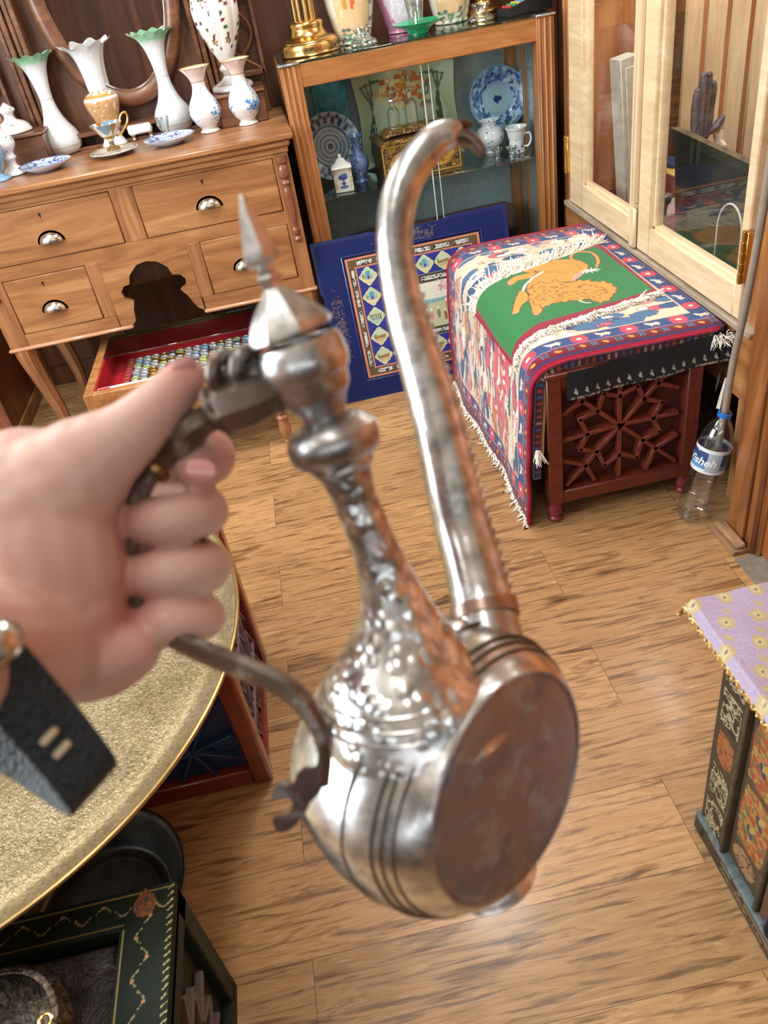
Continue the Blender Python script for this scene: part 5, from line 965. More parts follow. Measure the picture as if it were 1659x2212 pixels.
obj('cloth', MB().grid(np.stack([gx, Y_, gz], -1), cv.sample(gx, gy)), vcol('lavender_weave', .7, 0, .3, 500), T, O, fix=False, angle=180)
G3 = np.stack([gx, Y_, gz], -1); br_ = MB()
for E_ in (G3[:, 0], G3[-1, :]):
    n = len(E_); ph = np.arange(n)*.55; off = np.stack([np.cos(ph)*.003, np.sin(ph)*.003, np.sin(ph*2)*.0015+.002], -1); br_.tube(E_+off, .0022, 6); br_.tube(E_-off+np.array([0, 0, .003]), .002, 6)
obj('gold_braid', br_, plain('gold_braid_thread', c(206, 168, 104), .35, .6), T, O, fix=False)
# ================================================================= BRASS TRAY, RED TABLE, GREEN CHEST
TX, TY, TZ, TR = -.874, 1.166, .50, .625
m, nt, b = newmat('engraved_brass'); v = mapping(nt)
vl = nd(nt, 'ShaderNodeVectorMath', operation='LENGTH'); nt.links.new(v, vl.inputs[0]); n1 = noise(nt, v, 7, 4); n2 = noise(nt, v, 150, 3, .6, 1.)
base = ramp(nt, n1, [(.3, c(140, 124, 92)), (.55, c(168, 152, 118)), (.8, c(186, 172, 144))]); nt.links.new(mixc(nt, .6, base, ramp(nt, n2, [(.42, (.45, .42, .36)), (.58, (1, 1, 1))]), 'MULTIPLY'), b.inputs['Base Color'])
b.inputs['Metallic'].default_value = .85; b.inputs['Roughness'].default_value = .42
mk = ramp(nt, vl.outputs['Value'], [(0, (.3, .3, .3)), (.36, (.3, .3, .3)), (.40, (1, 1, 1)), (.56, (1, 1, 1)), (.58, (.2, .2, .2))]); h_ = mixc(nt, 1., n2, mk, 'MULTIPLY'); bump(nt, b, h_, .9, .004)
T = thing('brass_tray', 'very large round engraved brass tray on the red lattice table', 'tray', (TX, TY, TZ))
pf = [(.001, -.014), (.28, -.014), (.285, -.012), (.292, -.015), (.36, -.014), (.366, -.011), (.374, -.014), (.50, -.012), (.506, -.008), (.514, -.012), (.545, -.010), (.552, -.006), (.56, -.009), (.59, -.004), (.61, .006), (.62, .012), (.625, .010), (.618, .004), (.60, -.008), (.001, -.018)]
obj('dish', MB().lathe(pf, 160), m, T, angle=60)
obj('rolled_rim', MB().tube([(.622*math.cos(a), .622*math.sin(a), .011) for a in np.linspace(0, 2*math.pi, 161)], .0045, 8, cap=False), plain('worn_brass_rim', c(190, 164, 112), .34, 1.), T)
rg = MB()
for k in range(40):
    a = k*math.pi/20
    for (r0, r1, da) in ((.40, .48, .05), (.30, .355, .04)):
        P = [(r0*math.cos(a), r0*math.sin(a), -.0135), ((r0+r1)/2*math.cos(a+da), (r0+r1)/2*math.sin(a+da), -.0125), (r1*math.cos(a), r1*math.sin(a), -.0125), ((r0+r1)/2*math.cos(a-da), (r0+r1)/2*math.sin(a-da), -.0125), (r0*math.cos(a), r0*math.sin(a), -.0135)]; rg.tube(P, .0012, 5)
obj('engraving', rg, plain('tarnished_brass', c(120, 108, 78), .4, .8), T, fix=False)
# red lattice table
T = thing('lattice_table', 'red wooden table with blue lattice side panels carrying the brass tray', 'table', (-.66, 1.335, 0)); O = (-.66, 1.335, 0)
QX0, QX1, QY0, QY1, QH = -1.0, -.305, 1.13, 1.54, .478
RL = plain('glossy_red_lacquer', c(122, 44, 30), .3, coat=.5, var=.2, bs=20); BLU = plain('dark_blue_panel', c(28, 44, 72), .5, var=.3)
def post(x, y, w=.042): obj('corner_post', MB().box((x-w/2, y-w/2, 0), (x+w/2, y+w/2, QH), .006), RL, T, O)
for x in (QX0+.02, QX1-.02):
    for y in (QY0+.02, QY1-.02): post(x, y)
obj('table_top', MB().box((QX0, QY0, QH-.02), (QX1, QY1, QH), .003), RL, T, O)
obj('rail', MB().box((QX0+.04, QY0+.005, 0.0), (QX1-.04, QY0+.035, .05), .004).box((QX1-.035, QY0+.04, 0.0), (QX1-.004, QY1-.04, .02), .004).box((QX0+.04, QY1-.035, 0.0), (QX1-.04, QY1-.005, .05), .004), RL, T, O)
obj('blue_panel', MB().box((QX0+.03, QY0+.026, .04), (QX1-.03, QY0+.032, QH-.02), .001), BLU, T, O); obj('blue_panel', MB().box((QX1-.03, QY0+.03, .02), (QX1-.026, QY1-.03, QH-.02), .001), plain('mid_blue_panel', c(52, 84, 124), .5, var=.3), T, O)
lt = MB(); lt2 = MB()
n = 4
for i in range(n+1):
    y = QY0+.042+i*(QY1-QY0-.084)/n
    for k in range(6):
        z0, z1 = .02+k*.075, .02+(k+1)*.075; dy = (QY1-QY0-.084)/n
        if i < n: lt2.bar((QX1-.020, y, z0), (QX1-.020, y+dy/2, z1), .006, .012, up=(1, 0, 0)).bar((QX1-.020, y+dy, z0), (QX1-.020, y+dy/2, z1), .006, .012, up=(1, 0, 0))
        if i < n: lt2.bar((QX1-.020, y+dy/2, z0), (QX1-.020, y+dy/2, z1), .004, .010, up=(1, 0, 0))
for z in (.095, .245, .395): lt2.bar((QX1-.018, QY0+.04, z), (QX1-.018, QY1-.04, z), .006, .014, up=(1, 0, 0))
obj('side_lattice', lt2, plain('mauve_grey_lattice', c(120, 100, 104), .5), T, O)
for cx_, cz_ in ((-.45, .14), (-.66, .14), (-.87, .14), (-.45, .33), (-.66, .33)):
    for k in range(8): a = k*math.pi/4+.3; lt.bar((cx_, QY0+.018, cz_), (cx_+.10*math.cos(a), QY0+.018, cz_+.10*math.sin(a)), .006, .014, up=(0, 1, 0))
obj('front_lattice', lt, plain('dark_blue_lattice', c(40, 62, 92), .4), T, O)
# pewter dish on the floor
m, nt, b = newmat('dull_pewter'); v = mapping(nt); nt.links.new(ramp(nt, noise(nt, v, 14, 4), [(.3, c(70, 74, 76)), (.7, c(118, 122, 120))]), b.inputs['Base Color']); b.inputs['Metallic'].default_value = .8; b.inputs['Roughness'].default_value = .42; PEW = m
single('pewter_basin', MB().lathe(smooth_path([(.001, .012), (.11, .012), (.115, .016), (.125, .014), (.138, .018), (.15, .045), (.172, .085), (.184, .094), (.186, .088), (.172, .074), (.155, .03), (.14, .004), (.12, 0), (.001, 0)], 5), 90), PEW, 'round dull pewter basin on the floor between the brass tray and the green chest', 'basin', (-.655, .905, .001))
# green chest
T = thing('green_chest', 'dark green gilded chest with lattice side panel under the brass tray', 'chest', (-.64, .5, 0)); O = (-.64, .5, 0)
HX0, HX1, HY0, HY1, HH = -.86, -.392, .26, .712, .372
GRN = plain('shaded_green_lacquer', c(26, 36, 22), .6, coat=0, spec=.25, var=.3, bs=60)  # green set darker so the colour carries the shadow on the chest
GPT = vcol('green_gilt_lacquer', .65, 0, spec=.2)
random.seed(51); cv = Cv(HX0, HY0, HX1, HY1, .0014, c(20, 30, 18))
def vine(x0, y0, x1, y1):
    n = int(math.hypot(x1-x0, y1-y0)/.03)
    for k in range(n):
        x = x0+(x1-x0)*(k+.5)/n; y = y0+(y1-y0)*(k+.5)/n; s = 1 if k % 2 else -1; t = (x1-x0 > y1-y0)
        P = [(x+(a*.012 if t else s*.010*math.cos(a*1.5)), y+(s*.010*math.cos(a*1.5) if t else a*.012)) for a in np.linspace(-1, 1, 8)]; cv.line(P, .0014, c(150, 140, 96))
        cv.disc(P[3][0], P[3][1], .003, .002, c(176, 130, 90))
vine(HX0, HY1-.028, HX1, HY1-.028); vine(HX1-.045, HY0, HX1-.045, HY1); cv.disc(HX1-.045, HY1-.028, .017, .019, c(130, 76, 50)); cv.scribble(HX1-.058, HY1-.04, HX1-.032, HY1-.016, 26, .0018, c(60, 70, 50), .006)
for x in (HX1-.012, HX1-.075): cv.line([(x, HY0), (x, HY1)], .0016, c(160, 144, 84))
for k in range(40): cv.line([(HX1-.009, HY0+k*.0113), (HX1-.002, HY0+k*.0113+.005)], .002, c(170, 156, 110))
cv.line([(HX0, HY1-.008), (HX1, HY1-.008)], .0015, c(150, 130, 70)); cv.line([(HX0, HY1-.052), (HX1-.075, HY1-.052)], .0015, c(120, 110, 60))
tp = MB()
def quadgrid(mb, x0, y0, x1, y1, z):
    gx, gy = np.meshgrid(np.linspace(x0, x1, max(4, int((x1-x0)/.0018))), np.linspace(y0, y1, max(4, int((y1-y0)/.0018)))); mb.grid(np.stack([gx, gy, gx*0+z], -1), cv.sample(gx, gy))
tp.box((HX0, HY1-.06, HH-.03), (HX1, HY1, HH-.0006), .002, C=c(20, 30, 18)).box((HX1-.08, HY0, HH-.03), (HX1, HY1-.055, HH-.0006), .002, C=c(20, 30, 18)).box((HX0, HY0, HH-.03), (HX0+.08, HY1-.05, HH-.0006), .002, C=c(20, 30, 18)).box((HX0, HY0, HH-.03), (HX1, HY0+.06, HH-.0006), .002, C=c(20, 30, 18))
quadgrid(tp, HX0, HY1-.06, HX1, HY1, HH); quadgrid(tp, HX1-.08, HY0, HX1, HY1-.06, HH); obj('top_frame', tp, GPT, T, O, fix=False)
m, nt, b = newmat('dark_carved_relief'); v = mapping(nt); vo = nd(nt, 'ShaderNodeTexVoronoi', i_Scale=24, feature='SMOOTH_F1'); nt.links.new(v, vo.inputs[0]); n1 = noise(nt, v, 30, 4, .6, 2.5); mt_ = nd(nt, 'ShaderNodeMath', operation='MULTIPLY'); nt.links.new(vo.outputs[0], mt_.inputs[0]); nt.links.new(n1, mt_.inputs[1])
b.inputs['Base Color'].default_value = c4(c(44, 36, 34)); b.inputs['Roughness'].default_value = .4; bump(nt, b, mt_.outputs[0], 1., .02); CARV = m
obj('carved_panel', MB().box((HX0+.07, HY0+.05, HH-.06), (HX1-.075, HY1-.056, HH-.03), .003).box((HX0+.12, HY0+.1, HH-.032), (HX1-.085, HY1-.066, HH-.016), .01), CARV, T, O)
obj('body', MB().box((HX0+.01, HY0+.01, .02), (HX1-.02, HY1-.01, HH-.03), .003), BLACK, T, O)
sf = MB().box((HX1-.022, HY0, 0), (HX1+.0, HY1, .03), .003).box((HX1-.022, HY1-.04, .02), (HX1, HY1, HH-.02), .003).box((HX1-.022, HY0, .02), (HX1, HY0+.04, HH-.02), .003).box((HX1-.022, HY0, HH-.06), (HX1, HY1, HH-.015), .003)
obj('side_frame', sf, GRN, T, O)
ls = MB()
cy_, cz_ = (HY0+HY1)/2, (HH-.03)/2
for k in range(8): a = k*math.pi/4+.2; ls.bar((HX1-.012, cy_, cz_), (HX1-.012, cy_+.17*math.cos(a), cz_+.135*math.sin(a)), .010, .014, up=(1, 0, 0))
for k in range(8):
    a = k*math.pi/4+.2; a2 = a+math.pi/8; a3 = a+math.pi/4
    ls.bar((HX1-.012, cy_+.09*math.cos(a), cz_+.08*math.sin(a)), (HX1-.012, cy_+.15*math.cos(a2), cz_+.12*math.sin(a2)), .010, .014, up=(1, 0, 0)).bar((HX1-.012, cy_+.15*math.cos(a2), cz_+.12*math.sin(a2)), (HX1-.012, cy_+.09*math.cos(a3), cz_+.08*math.sin(a3)), .010, .014, up=(1, 0, 0))
obj('side_lattice', ls, plain('grey_brown_lattice', c(88, 78, 70), .5), T, O)
# dark engraved pot with chain on the chest
T = thing('engraved_pot', 'dark engraved metal pot with a hanging chain standing on the green chest', 'pot', (-.60, .50, HH+.001))
m, nt, b = newmat('dark_engraved_metal'); v = mapping(nt); n1 = noise(nt, v, 60, 4, .6, 2.); nt.links.new(ramp(nt, n1, [(.4, c(26, 22, 20)), (.62, c(92, 76, 60))]), b.inputs['Base Color']); b.inputs['Metallic'].default_value = .7; b.inputs['Roughness'].default_value = .38; bump(nt, b, n1, .6, .003)
obj('bowl', MB().lathe(smooth_path([(.001, 0), (.06, 0), (.085, .015), (.105, .05), (.095, .075), (.09, .08), (.084, .078), (.098, .05), (.06, .012), (.001, .01)], 5), 60), m, T)
ch = MB()
for k in range(12):
    p = (.085+k*.0006, -.012-k*.008, .083-.035*(k/12)**2+.012); ch.tube([(p[0]+.0042*math.cos(a)*(1 if k % 2 else .5), p[1]+.0062*math.sin(a), p[2]+.003*math.cos(a)*(0 if k % 2 else 1)) for a in np.linspace(0, 2*math.pi, 12)], .0013, 6)
obj('chain', ch, plain('worn_brass_chain', c(170, 150, 110), .35, .9), T); obj('ring', MB().tube([(.085+.008*math.cos(a), .002+.008*math.sin(a), .098) for a in np.linspace(0, 2*math.pi, 20)], .0024, 8), BRASS, T)
# ================================================================= EWER
def px(x, y, D): return at(x, y, D)
DE = .415
DN = .392
m, nt, b = newmat('tinned_copper'); v = mapping(nt); n1 = noise(nt, v, 17, 5, .62, .6); n2 = noise(nt, v, 90, 4); n3 = noise(nt, mapping(nt, (1, 1, 1), (0, 0, 0), (3, 1, 2)), 9, 4, .6)
tin = ramp(nt, n2, [(.35, c(168, 169, 168)), (.6, c(224, 224, 222))]); cop = ramp(nt, n2, [(.35, c(108, 82, 70)), (.65, c(158, 126, 110))])
pt_ = ramp(nt, n1, [(.53, (0, 0, 0)), (.68, (.5, .5, .5))]); colr = mixc(nt, pt_, tin, cop); gr_ = ramp(nt, n3, [(.55, (0, 0, 0)), (.68, (.6, .6, .6))]); colr = mixc(nt, gr_, colr, c(96, 104, 106))
nt.links.new(colr, b.inputs['Base Color']); b.inputs['Metallic'].default_value = .95; nt.links.new(ramp(nt, n1, [(.4, (.20, .20, .20)), (.7, (.38, .38, .38))]), b.inputs['Roughness']); bump(nt, b, n1, .22, .003); TIN = m
def tinned(name, kind):
    m2 = TIN.copy(); m2.name = name; nt = m2.node_tree; b = nt.nodes['Principled BSDF']; v = mapping(nt)
    if kind == 'scale': h = nd(nt, 'ShaderNodeTexVoronoi', i_Scale=118); nt.links.new(v, h.inputs[0]); bump(nt, b, ramp(nt, h.outputs['Distance'], [(.1, (1, 1, 1)), (.6, (0, 0, 0))]), 1., .0011)
    return m2
SCALE = tinned('scaled_tinned_copper', 'scale')
m3 = TIN.copy(); m3.name = 'copper_base_patina'; nt = m3.node_tree; b = nt.nodes['Principled BSDF']
v = mapping(nt); n1 = noise(nt, v, 26, 5, .62, .8); n2 = noise(nt, mapping(nt, loc=(2, 5, 1)), 60, 5, .65)
cc = ramp(nt, n1, [(.35, c(126, 124, 132)), (.5, c(158, 136, 124)), (.62, c(140, 132, 136)), (.8, c(176, 162, 152))]); cc = mixc(nt, ramp(nt, n2, [(.53, (0, 0, 0)), (.64, (.8, .8, .8))]), cc, c(168, 170, 166)); nt.links.new(cc, b.inputs['Base Color'])
b.inputs['Roughness'].default_value = .42
for l_ in list(b.inputs['Roughness'].links): nt.links.remove(l_)
COPB = m3
b.inputs['Metallic'].default_value = .7
m4 = COPB.copy(); m4.name = 'brown_handle_metal'; m4.node_tree.nodes['Principled BSDF'].inputs['Roughness'].default_value = .38; m4.node_tree.nodes['Principled BSDF'].inputs['Metallic'].default_value = .85; HND = m4
for n_ in m4.node_tree.nodes:
    if n_.type == 'VALTORGB' and len(n_.color_ramp.elements) == 4:
        for e_, k_ in zip(n_.color_ramp.elements, ((92, 84, 78), (112, 98, 88), (98, 90, 84), (128, 110, 98))): e_.color = c4(c(*k_))
cbod = px(945, 1622, DE); nrm = cvec((.69, .15, -.70)); nrm /= np.linalg.norm(nrm)
base_pt = px(1085, 1905, DE)
T = thing('ewer', 'tinned copper ewer with long curved spout and round medallion, held up by hand', 'ewer', tuple(base_pt)); O = tuple(base_pt)
k0 = DE/FPX
def chain(pts, D=None, k=8):                                     # (px, py, r_px[, D]) -> path and radii in metres
    A = npar([(p[0], p[1], p[2], p[3] if len(p) > 3 else D) for p in pts]); S = smooth_path(A, k)
    return np.array([px(s[0], s[1], s[3]) for s in S]), S[:, 2]*S[:, 3]/FPX
axisdir = px(1085, 1905, DE)-cbod; axisdir -= nrm*(axisdir@nrm); axisdir /= np.linalg.norm(axisdir)
MBd = FR(cbod, axisdir, np.cross(nrm, axisdir))                    # local z = nrm
bp = [(.001, -.064), (.036, -.0635), (.054, -.056), (.067, -.040), (.0765, -.012), (.0775, .008), (.0755, .022), (.069, .037), (.0625, .0460), (.0585, .0492), (.0575, .0487)]
def bmod(th, t): return 1-(.15-.12*np.sin(th))*np.clip(-np.cos(th), 0, 1)**1.2*min(1, max(0, (.93-t)/.22))
bd = MB().lathe(smooth_path(bp, 6), 96, M=MBd, mod=bmod)
obj('body', bd, TIN, T, O, angle=70)
gv = MB()
for (r_, z_) in ((.0745, .026), (.0725, .0305), (.0700, .0355), (.0775, .010)): gv.tube([(MBd@np.array([r_*f_*math.cos(a), r_*f_*math.sin(a), z_, 1]))[:3] for a, f_ in [(a, float(bmod(a, .93-.22*min(1, (.0487-z_)/.012)*.9))) for a in np.linspace(0, 2*math.pi, 91)]], .0007, 6, cap=False)
obj('engraved_rings', gv, plain('dark_tin_lines', c(110, 108, 104), .4, .9), T, O)
md = MB().lathe(smooth_path([(1e-5, .0532), (.03, .0529), (.048, .0512), (.0565, .0487)], 5), 90, M=MBd, close=False)
obj('side_medallion', md, COPB, T, O, angle=70)
obj('medallion_rim', MB().tube([(MBd@np.array([.0572*math.cos(a), .0572*math.sin(a), .0487, 1]))[:3] for a in np.linspace(0, 2*math.pi, 91)], .0011, 8, cap=False), COPB, T, O)
def dn(y): return .390-.047*(1460-y)/740
def chainN(pts, k=8): return chain([(p[0], p[1], p[2], dn(p[1])) for p in pts], None, k)
# foot
fa = px(1075, 1885, DE+.03)-px(720, 950, dn(950)); fa /= np.linalg.norm(fa); MF2 = FR(px(1046, 1862, DE+.022), np.cross(fa, cvec((0, 0, 1))), np.cross(fa, np.cross(fa, cvec((0, 0, 1)))))
if MF2[:3, 2]@fa < 0: MF2[:3, 2] *= -1; MF2[:3, 0] *= -1
obj('foot', MB().lathe(smooth_path([(.022, -.014), (.022, 0), (.0245, .006), (.0265, .0085), (.0245, .010), (1e-5, .0095)], 4), 50, M=MF2), TIN, T, O)
# neck
P, Rr = chainN([(905, 1560, 222), (890, 1505, 205), (878, 1462, 184), (872, 1430, 160), (866, 1385, 122), (856, 1330, 88), (840, 1268, 65), (824, 1220, 55), (806, 1175, 49), (785, 1122, 48), (765, 1072, 49), (750, 1030, 55), (744, 1012, 60)])
obj('neck', MB().tube(P, Rr, 64, up=cvec((0, 0, -1)), cap=False), SCALE, T, O, angle=80)
nr = MB()
for (x_, y_, r_) in ((883, 1480, 190), (877, 1458, 178), (890, 1500, 199)):
    c0 = px(x_, y_, dn(y_)); ax_ = px(880, 1470, dn(1470))-px(840, 1268, dn(1268)); ax_ /= np.linalg.norm(ax_); e1 = np.cross(ax_, cvec((0, 0, 1))); e1 /= np.linalg.norm(e1); e2 = np.cross(ax_, e1); R_ = r_*dn(y_)/FPX+.0004
    nr.tube([c0+R_*(math.cos(a)*e1+math.sin(a)*e2) for a in np.linspace(0, 2*math.pi, 73)], .0009, 6, cap=False)
obj('neck_rings', nr, TIN, T, O)
P, Rr = chainN([(752, 1024, 52), (746, 1010, 66), (741, 1000, 66), (738, 994, 76), (732, 978, 96), (722, 956, 104), (713, 934, 100), (706, 914, 80), (702, 904, 54), (700, 898, 46)], 6)
obj('neck_bulb', MB().tube(P, Rr, 64, up=cvec((0, 0, -1)), cap=False), TIN, T, O, angle=80)
P, Rr = chainN([(701, 902, 50), (697, 888, 53), (691, 872, 62), (684, 856, 76), (676, 838, 84), (668, 822, 90), (662, 806, 97), (656, 788, 101), (651, 772, 101), (646, 752, 97), (641, 738, 92)], 6)
cup_ = MB().tube(P, Rr, 64, up=cvec((0, 0, -1)), cap=False); P2, R2 = chainN([(641, 738, 92), (642, 741, 84), (648, 760, 84), (655, 785, 82)], 4); cup_.tube(P2, R2, 64, up=cvec((0, 0, -1)), cap=False)
obj('collar', cup_, TIN, T, O, angle=60)
# lid: octagonal cone, slightly raised
P, Rr = chainN([(633, 727, 90), (630, 720, 98), (626, 711, 96), (616, 688, 82), (606, 662, 62), (598, 640, 40), (591, 622, 24)], 3)
lid = obj('lid', MB().tube(P, Rr, 8, up=cvec((.25, 0, -1))), TIN, T, O, angle=20)
P, Rr = chainN([(592, 624, 24), (586, 612, 26), (582, 600, 32), (579, 590, 26), (577, 582, 19), (573, 573, 24), (569, 566, 42), (564, 552, 45), (556, 528, 38), (543, 490, 27), (531, 455, 17), (525, 432, 10), (521, 420, 5)], 3)
obj('finial', MB().tube(P, Rr, 6, up=cvec((.1, 0, -1))), TIN, lid, O, angle=25)
# spout
sp = [(1062, 1400, 74, .418), (1050, 1340, 70, .424), (1038, 1282, 66, .43), (1020, 1210, 63, .435), (1000, 1140, 61, .44), (980, 1060, 59, .44), (958, 960, 56, .44), (932, 860, 53, .44), (905, 770, 49, .44), (880, 690, 45, .44), (862, 610, 42, .44), (852, 530, 40, .44), (856, 460, 40, .44), (872, 400, 40, .44), (902, 345, 39, .44), (940, 305, 36, .44), (975, 288, 30, .44), (995, 284, 20, .44), (1000, 284, 6, .44)]
P, Rr = chain(sp, None, 6)
spo = obj('spout', MB().tube(P, Rr, 12, up=cvec((0, 0, -1))), SCALE if False else TIN, T, O, angle=75)
P, Rr = chain([(940, 292, 22), (975, 276, 17), (1000, 270, 11), (1022, 269, 4)], .44, 6); lips = MB().tube(P, Rr, 12, up=cvec((0, 0, -1)), flat=1.4)
P, Rr = chain([(965, 300, 17), (1000, 296, 16), (1022, 306, 14), (1036, 322, 12), (1044, 337, 7)], .44, 6); lips.tube(P, Rr, 12, up=cvec((0, 0, -1)), flat=1.4); obj('spout_lips', lips, HND, spo, O, angle=80)
P, Rr = chain(sp, None, 6); rb = MB(); i0 = 6; L = np.r_[0, np.cumsum(np.linalg.norm(np.diff(P, axis=0), axis=1))]; tt = np.arange(L[8], L[58], .0062)
for s in tt:
    p = np.array([np.interp(s, L, P[:, i]) for i in range(3)]); p2 = np.array([np.interp(s+.002, L, P[:, i]) for i in range(3)]); d = p2-p; d /= np.linalg.norm(d); r_ = np.interp(s, L, Rr); side = np.cross(d, cvec((0, 0, 1))); side /= np.linalg.norm(side)
    if side@cvec((1, 0, 0)) < 0: side = -side
    rb.sphere(p+side*r_*.90-cvec((0, 0, 1))*r_*.25, .0027, 8)
obj('beaded_ridge', rb, TIN, spo, O)
P, Rr = chain([(1050, 1338, 70, .424), (1045, 1312, 70, .427), (1042, 1298, 68, .428)], None, 3); obj('spout_collar', MB().tube(P, Rr+.0012, 24, up=cvec((0, 0, -1))), plain('copper_band', c(160, 134, 122), .3, .9, var=.3, bs=60), spo, O)
# handle
hp = [(600, 842, 44, .347), (552, 860, 60, .347), (505, 876, 62, .350), (470, 892, 52, .352), (448, 905, 32, .353), (415, 925, 40, .355), (392, 955, 36, .357), (365, 985, 26, .360), (335, 1015, 22, .362), (310, 1050, 22, .362), (285, 1120, 22, .362), (278, 1200, 22, .364), (292, 1280, 22, .364), (330, 1340, 22, .362), (390, 1385, 24, .355), (470, 1420, 26, .348), (550, 1452, 26, .340), (620, 1487, 26, .334), (668, 1535, 24, .331), (694, 1590, 19, .331), (702, 1640, 16, .334), (698, 1690, 16, .340)]
P, Rr = chain(hp, None, 6); hn = obj('handle', MB().tube(P, Rr, 8, up=cvec((0, 0, -1)), phase=.39), HND, T, O, angle=30)
def bandring(pts, r, name='handle_band'):
    P, Rr = chain(pts, None, 3); return MB().tube(P, Rr, 20, up=cvec((0, 0, -1)))
obj('handle_band', bandring([(480, 882, 56, .351), (472, 888, 60, .352), (462, 894, 52, .352)], 0), HND, hn, O); obj('handle_band', bandring([(346, 1004, 30, .363), (336, 1014, 36, .362), (328, 1024, 30, .361)], 0), plain('bronze_knot', c(150, 112, 74), .35, .9), hn, O)
hj = MB()
for (x, y, D) in ((478, 800, .344), (528, 792, .342)):
    ctr = px(x, y, D); nn_ = cvec((.75, .25, -.6)); e1 = np.cross(nn_, cvec((0, 1, 0))); e1 /= np.linalg.norm(e1); e2 = np.cross(nn_, e1); e2 /= np.linalg.norm(e2)
    hj.tube([ctr+e1*.0046*math.cos(a)+e2*.0066*math.sin(a) for a in np.linspace(0, 2*math.pi, 24)], .0036, 10, cap=False)
P, Rr = chain([(470, 812, 9, .344), (540, 790, 9, .342)], None, 3); hj.tube(P, Rr, 10)
P, Rr = chain([(480, 835, 24, .348), (530, 815, 24, .346), (575, 790, 18, .344), (600, 770, 10, .343)], None, 4); hj.tube(P, Rr, 12)
obj('hinge', hj, HND, hn, O)
# collar strap joining handle and collar
P, Rr = chain([(640, 832, 52, .348), (600, 842, 50, .347), (560, 856, 50, .347)], None, 4); obj('handle_socket', MB().tube(P, Rr, 16, up=cvec((0, 0, -1)), flat=.6), HND, hn, O)
# scalloped tail plate
tail = [(712, 1560), (716, 1610), (710, 1655), (696, 1700), (684, 1722), (668, 1735), (655, 1762), (640, 1782), (620, 1797), (603, 1799), (590, 1785), (588, 1768), (604, 1766), (622, 1757), (631, 1742), (630, 1728), (618, 1722), (595, 1728), (586, 1722), (592, 1702), (606, 1692), (622, 1699), (634, 1694), (640, 1672), (652, 1662), (672, 1664), (684, 1650), (694, 1610), (700, 1570)]
front = np.array([px(x, y, .331+.012*(y-1560)/240) for x, y in tail]); bkk = front+cvec((.3, -.1, 1))*.0035; n = len(tail)
hv = MB(); hv.add(np.r_[front, bkk], [tuple(range(n)), tuple(range(n, 2*n))[::-1]]+[(i, (i+1) % n, n+(i+1) % n, n+i) for i in range(n)]); obj('handle_tail', hv, HND, hn, O, angle=40)
# ================================================================= HAND
skm, nt, b = newmat('skin'); v = mapping(nt); n1 = noise(nt, v, 28, 4); n2 = noise(nt, v, 240, 3); at_ = nd(nt, 'ShaderNodeVertexColor', layer_name='Col')
cc = mixc(nt, .55, at_.outputs[0], ramp(nt, n1, [(.3, (.90, .83, .82)), (.7, (1, 1, 1))]), 'MULTIPLY'); nt.links.new(cc, b.inputs['Base Color']); b.inputs['Roughness'].default_value = .45; b.inputs['Subsurface Weight'].default_value = .25; b.inputs['Subsurface Radius'].default_value = (.010, .004, .002); b.inputs['Subsurface Scale'].default_value = .8; b.inputs['Specular IOR Level'].default_value = .4
bump(nt, b, n2, .12, .001)
hb = MB()
def limb(pts, k=6, n=18):
    P, Rr = chain(pts, None, k); hb.tube(P, Rr, n); 
    for i in (0, -1): hb.sphere(P[i], Rr[i], 16)
    # fill joints
    for i in range(0, len(P), 3): hb.sphere(P[i], Rr[i]*.995, 14)
limb([(60, 1130, 175, .355), (180, 1010, 112, .350), (262, 950, 78, .348), (318, 902, 64, .350), (362, 862, 57, .354), (392, 828, 50, .358), (405, 812, 42, .360)])     # thumb
limb([(70, 1090, 170, .36), (85, 1210, 185, .355), (110, 1330, 165, .352), (150, 1400, 120, .35), (225, 1425, 85, .35), (285, 1405, 62, .352)])                             # thenar and heel of the palm
limb([(170, 1000, 95, .372), (185, 1150, 100, .375), (190, 1280, 100, .372), (200, 1370, 90, .365)])                                                                # palm towards the knuckles
limb([(150, 1370, 110, .352), (60, 1400, 140, .33), (-60, 1420, 165, .30), (-220, 1440, 200, .26)])                                                                # wrist, forearm
limb([(190, 1020, 80, .41), (300, 1000, 64, .42), (400, 990, 62, .412), (445, 985, 63, .395), (438, 990, 63, .378), (426, 996, 60, .368)])                       # index
limb([(190, 1110, 80, .41), (300, 1095, 62, .42), (400, 1098, 58, .412), (442, 1103, 53, .392), (420, 1112, 54, .368), (360, 1122, 54, .360), (300, 1125, 50, .366), (275, 1122, 44, .369)])
limb([(190, 1220, 80, .41), (300, 1212, 62, .418), (400, 1215, 60, .41), (446, 1222, 55, .39), (420, 1232, 56, .368), (360, 1240, 54, .360), (305, 1243, 50, .366), (275, 1240, 44, .369)])
limb([(190, 1320, 70, .40), (300, 1325, 56, .412), (400, 1330, 54, .405), (440, 1332, 49, .386), (415, 1340, 50, .366), (360, 1348, 50, .358), (315, 1350, 47, .364), (290, 1346, 42, .367)])
ho = obj('person', hb, skm, None, fix=False); md_ = ho.modifiers.new('r', 'REMESH'); md_.mode = 'VOXEL'; md_.voxel_size = .0013; md_.use_smooth_shade = True
s_ = ho.modifiers.new('s', 'SMOOTH'); s_.factor = .6; s_.iterations = 22
bpy.context.view_layer.update(); dg = bpy.context.evaluated_depsgraph_get(); me = bpy.data.meshes.new_from_object(ho.evaluated_get(dg)); old = ho.data; ho.modifiers.clear(); ho.data = me; bpy.data.meshes.remove(old)
me.name = 'person'; me.materials.clear(); me.materials.append(skm)
nv = len(me.vertices); co = np.empty(nv*3); me.vertices.foreach_get('co', co); co = co.reshape(-1, 3)
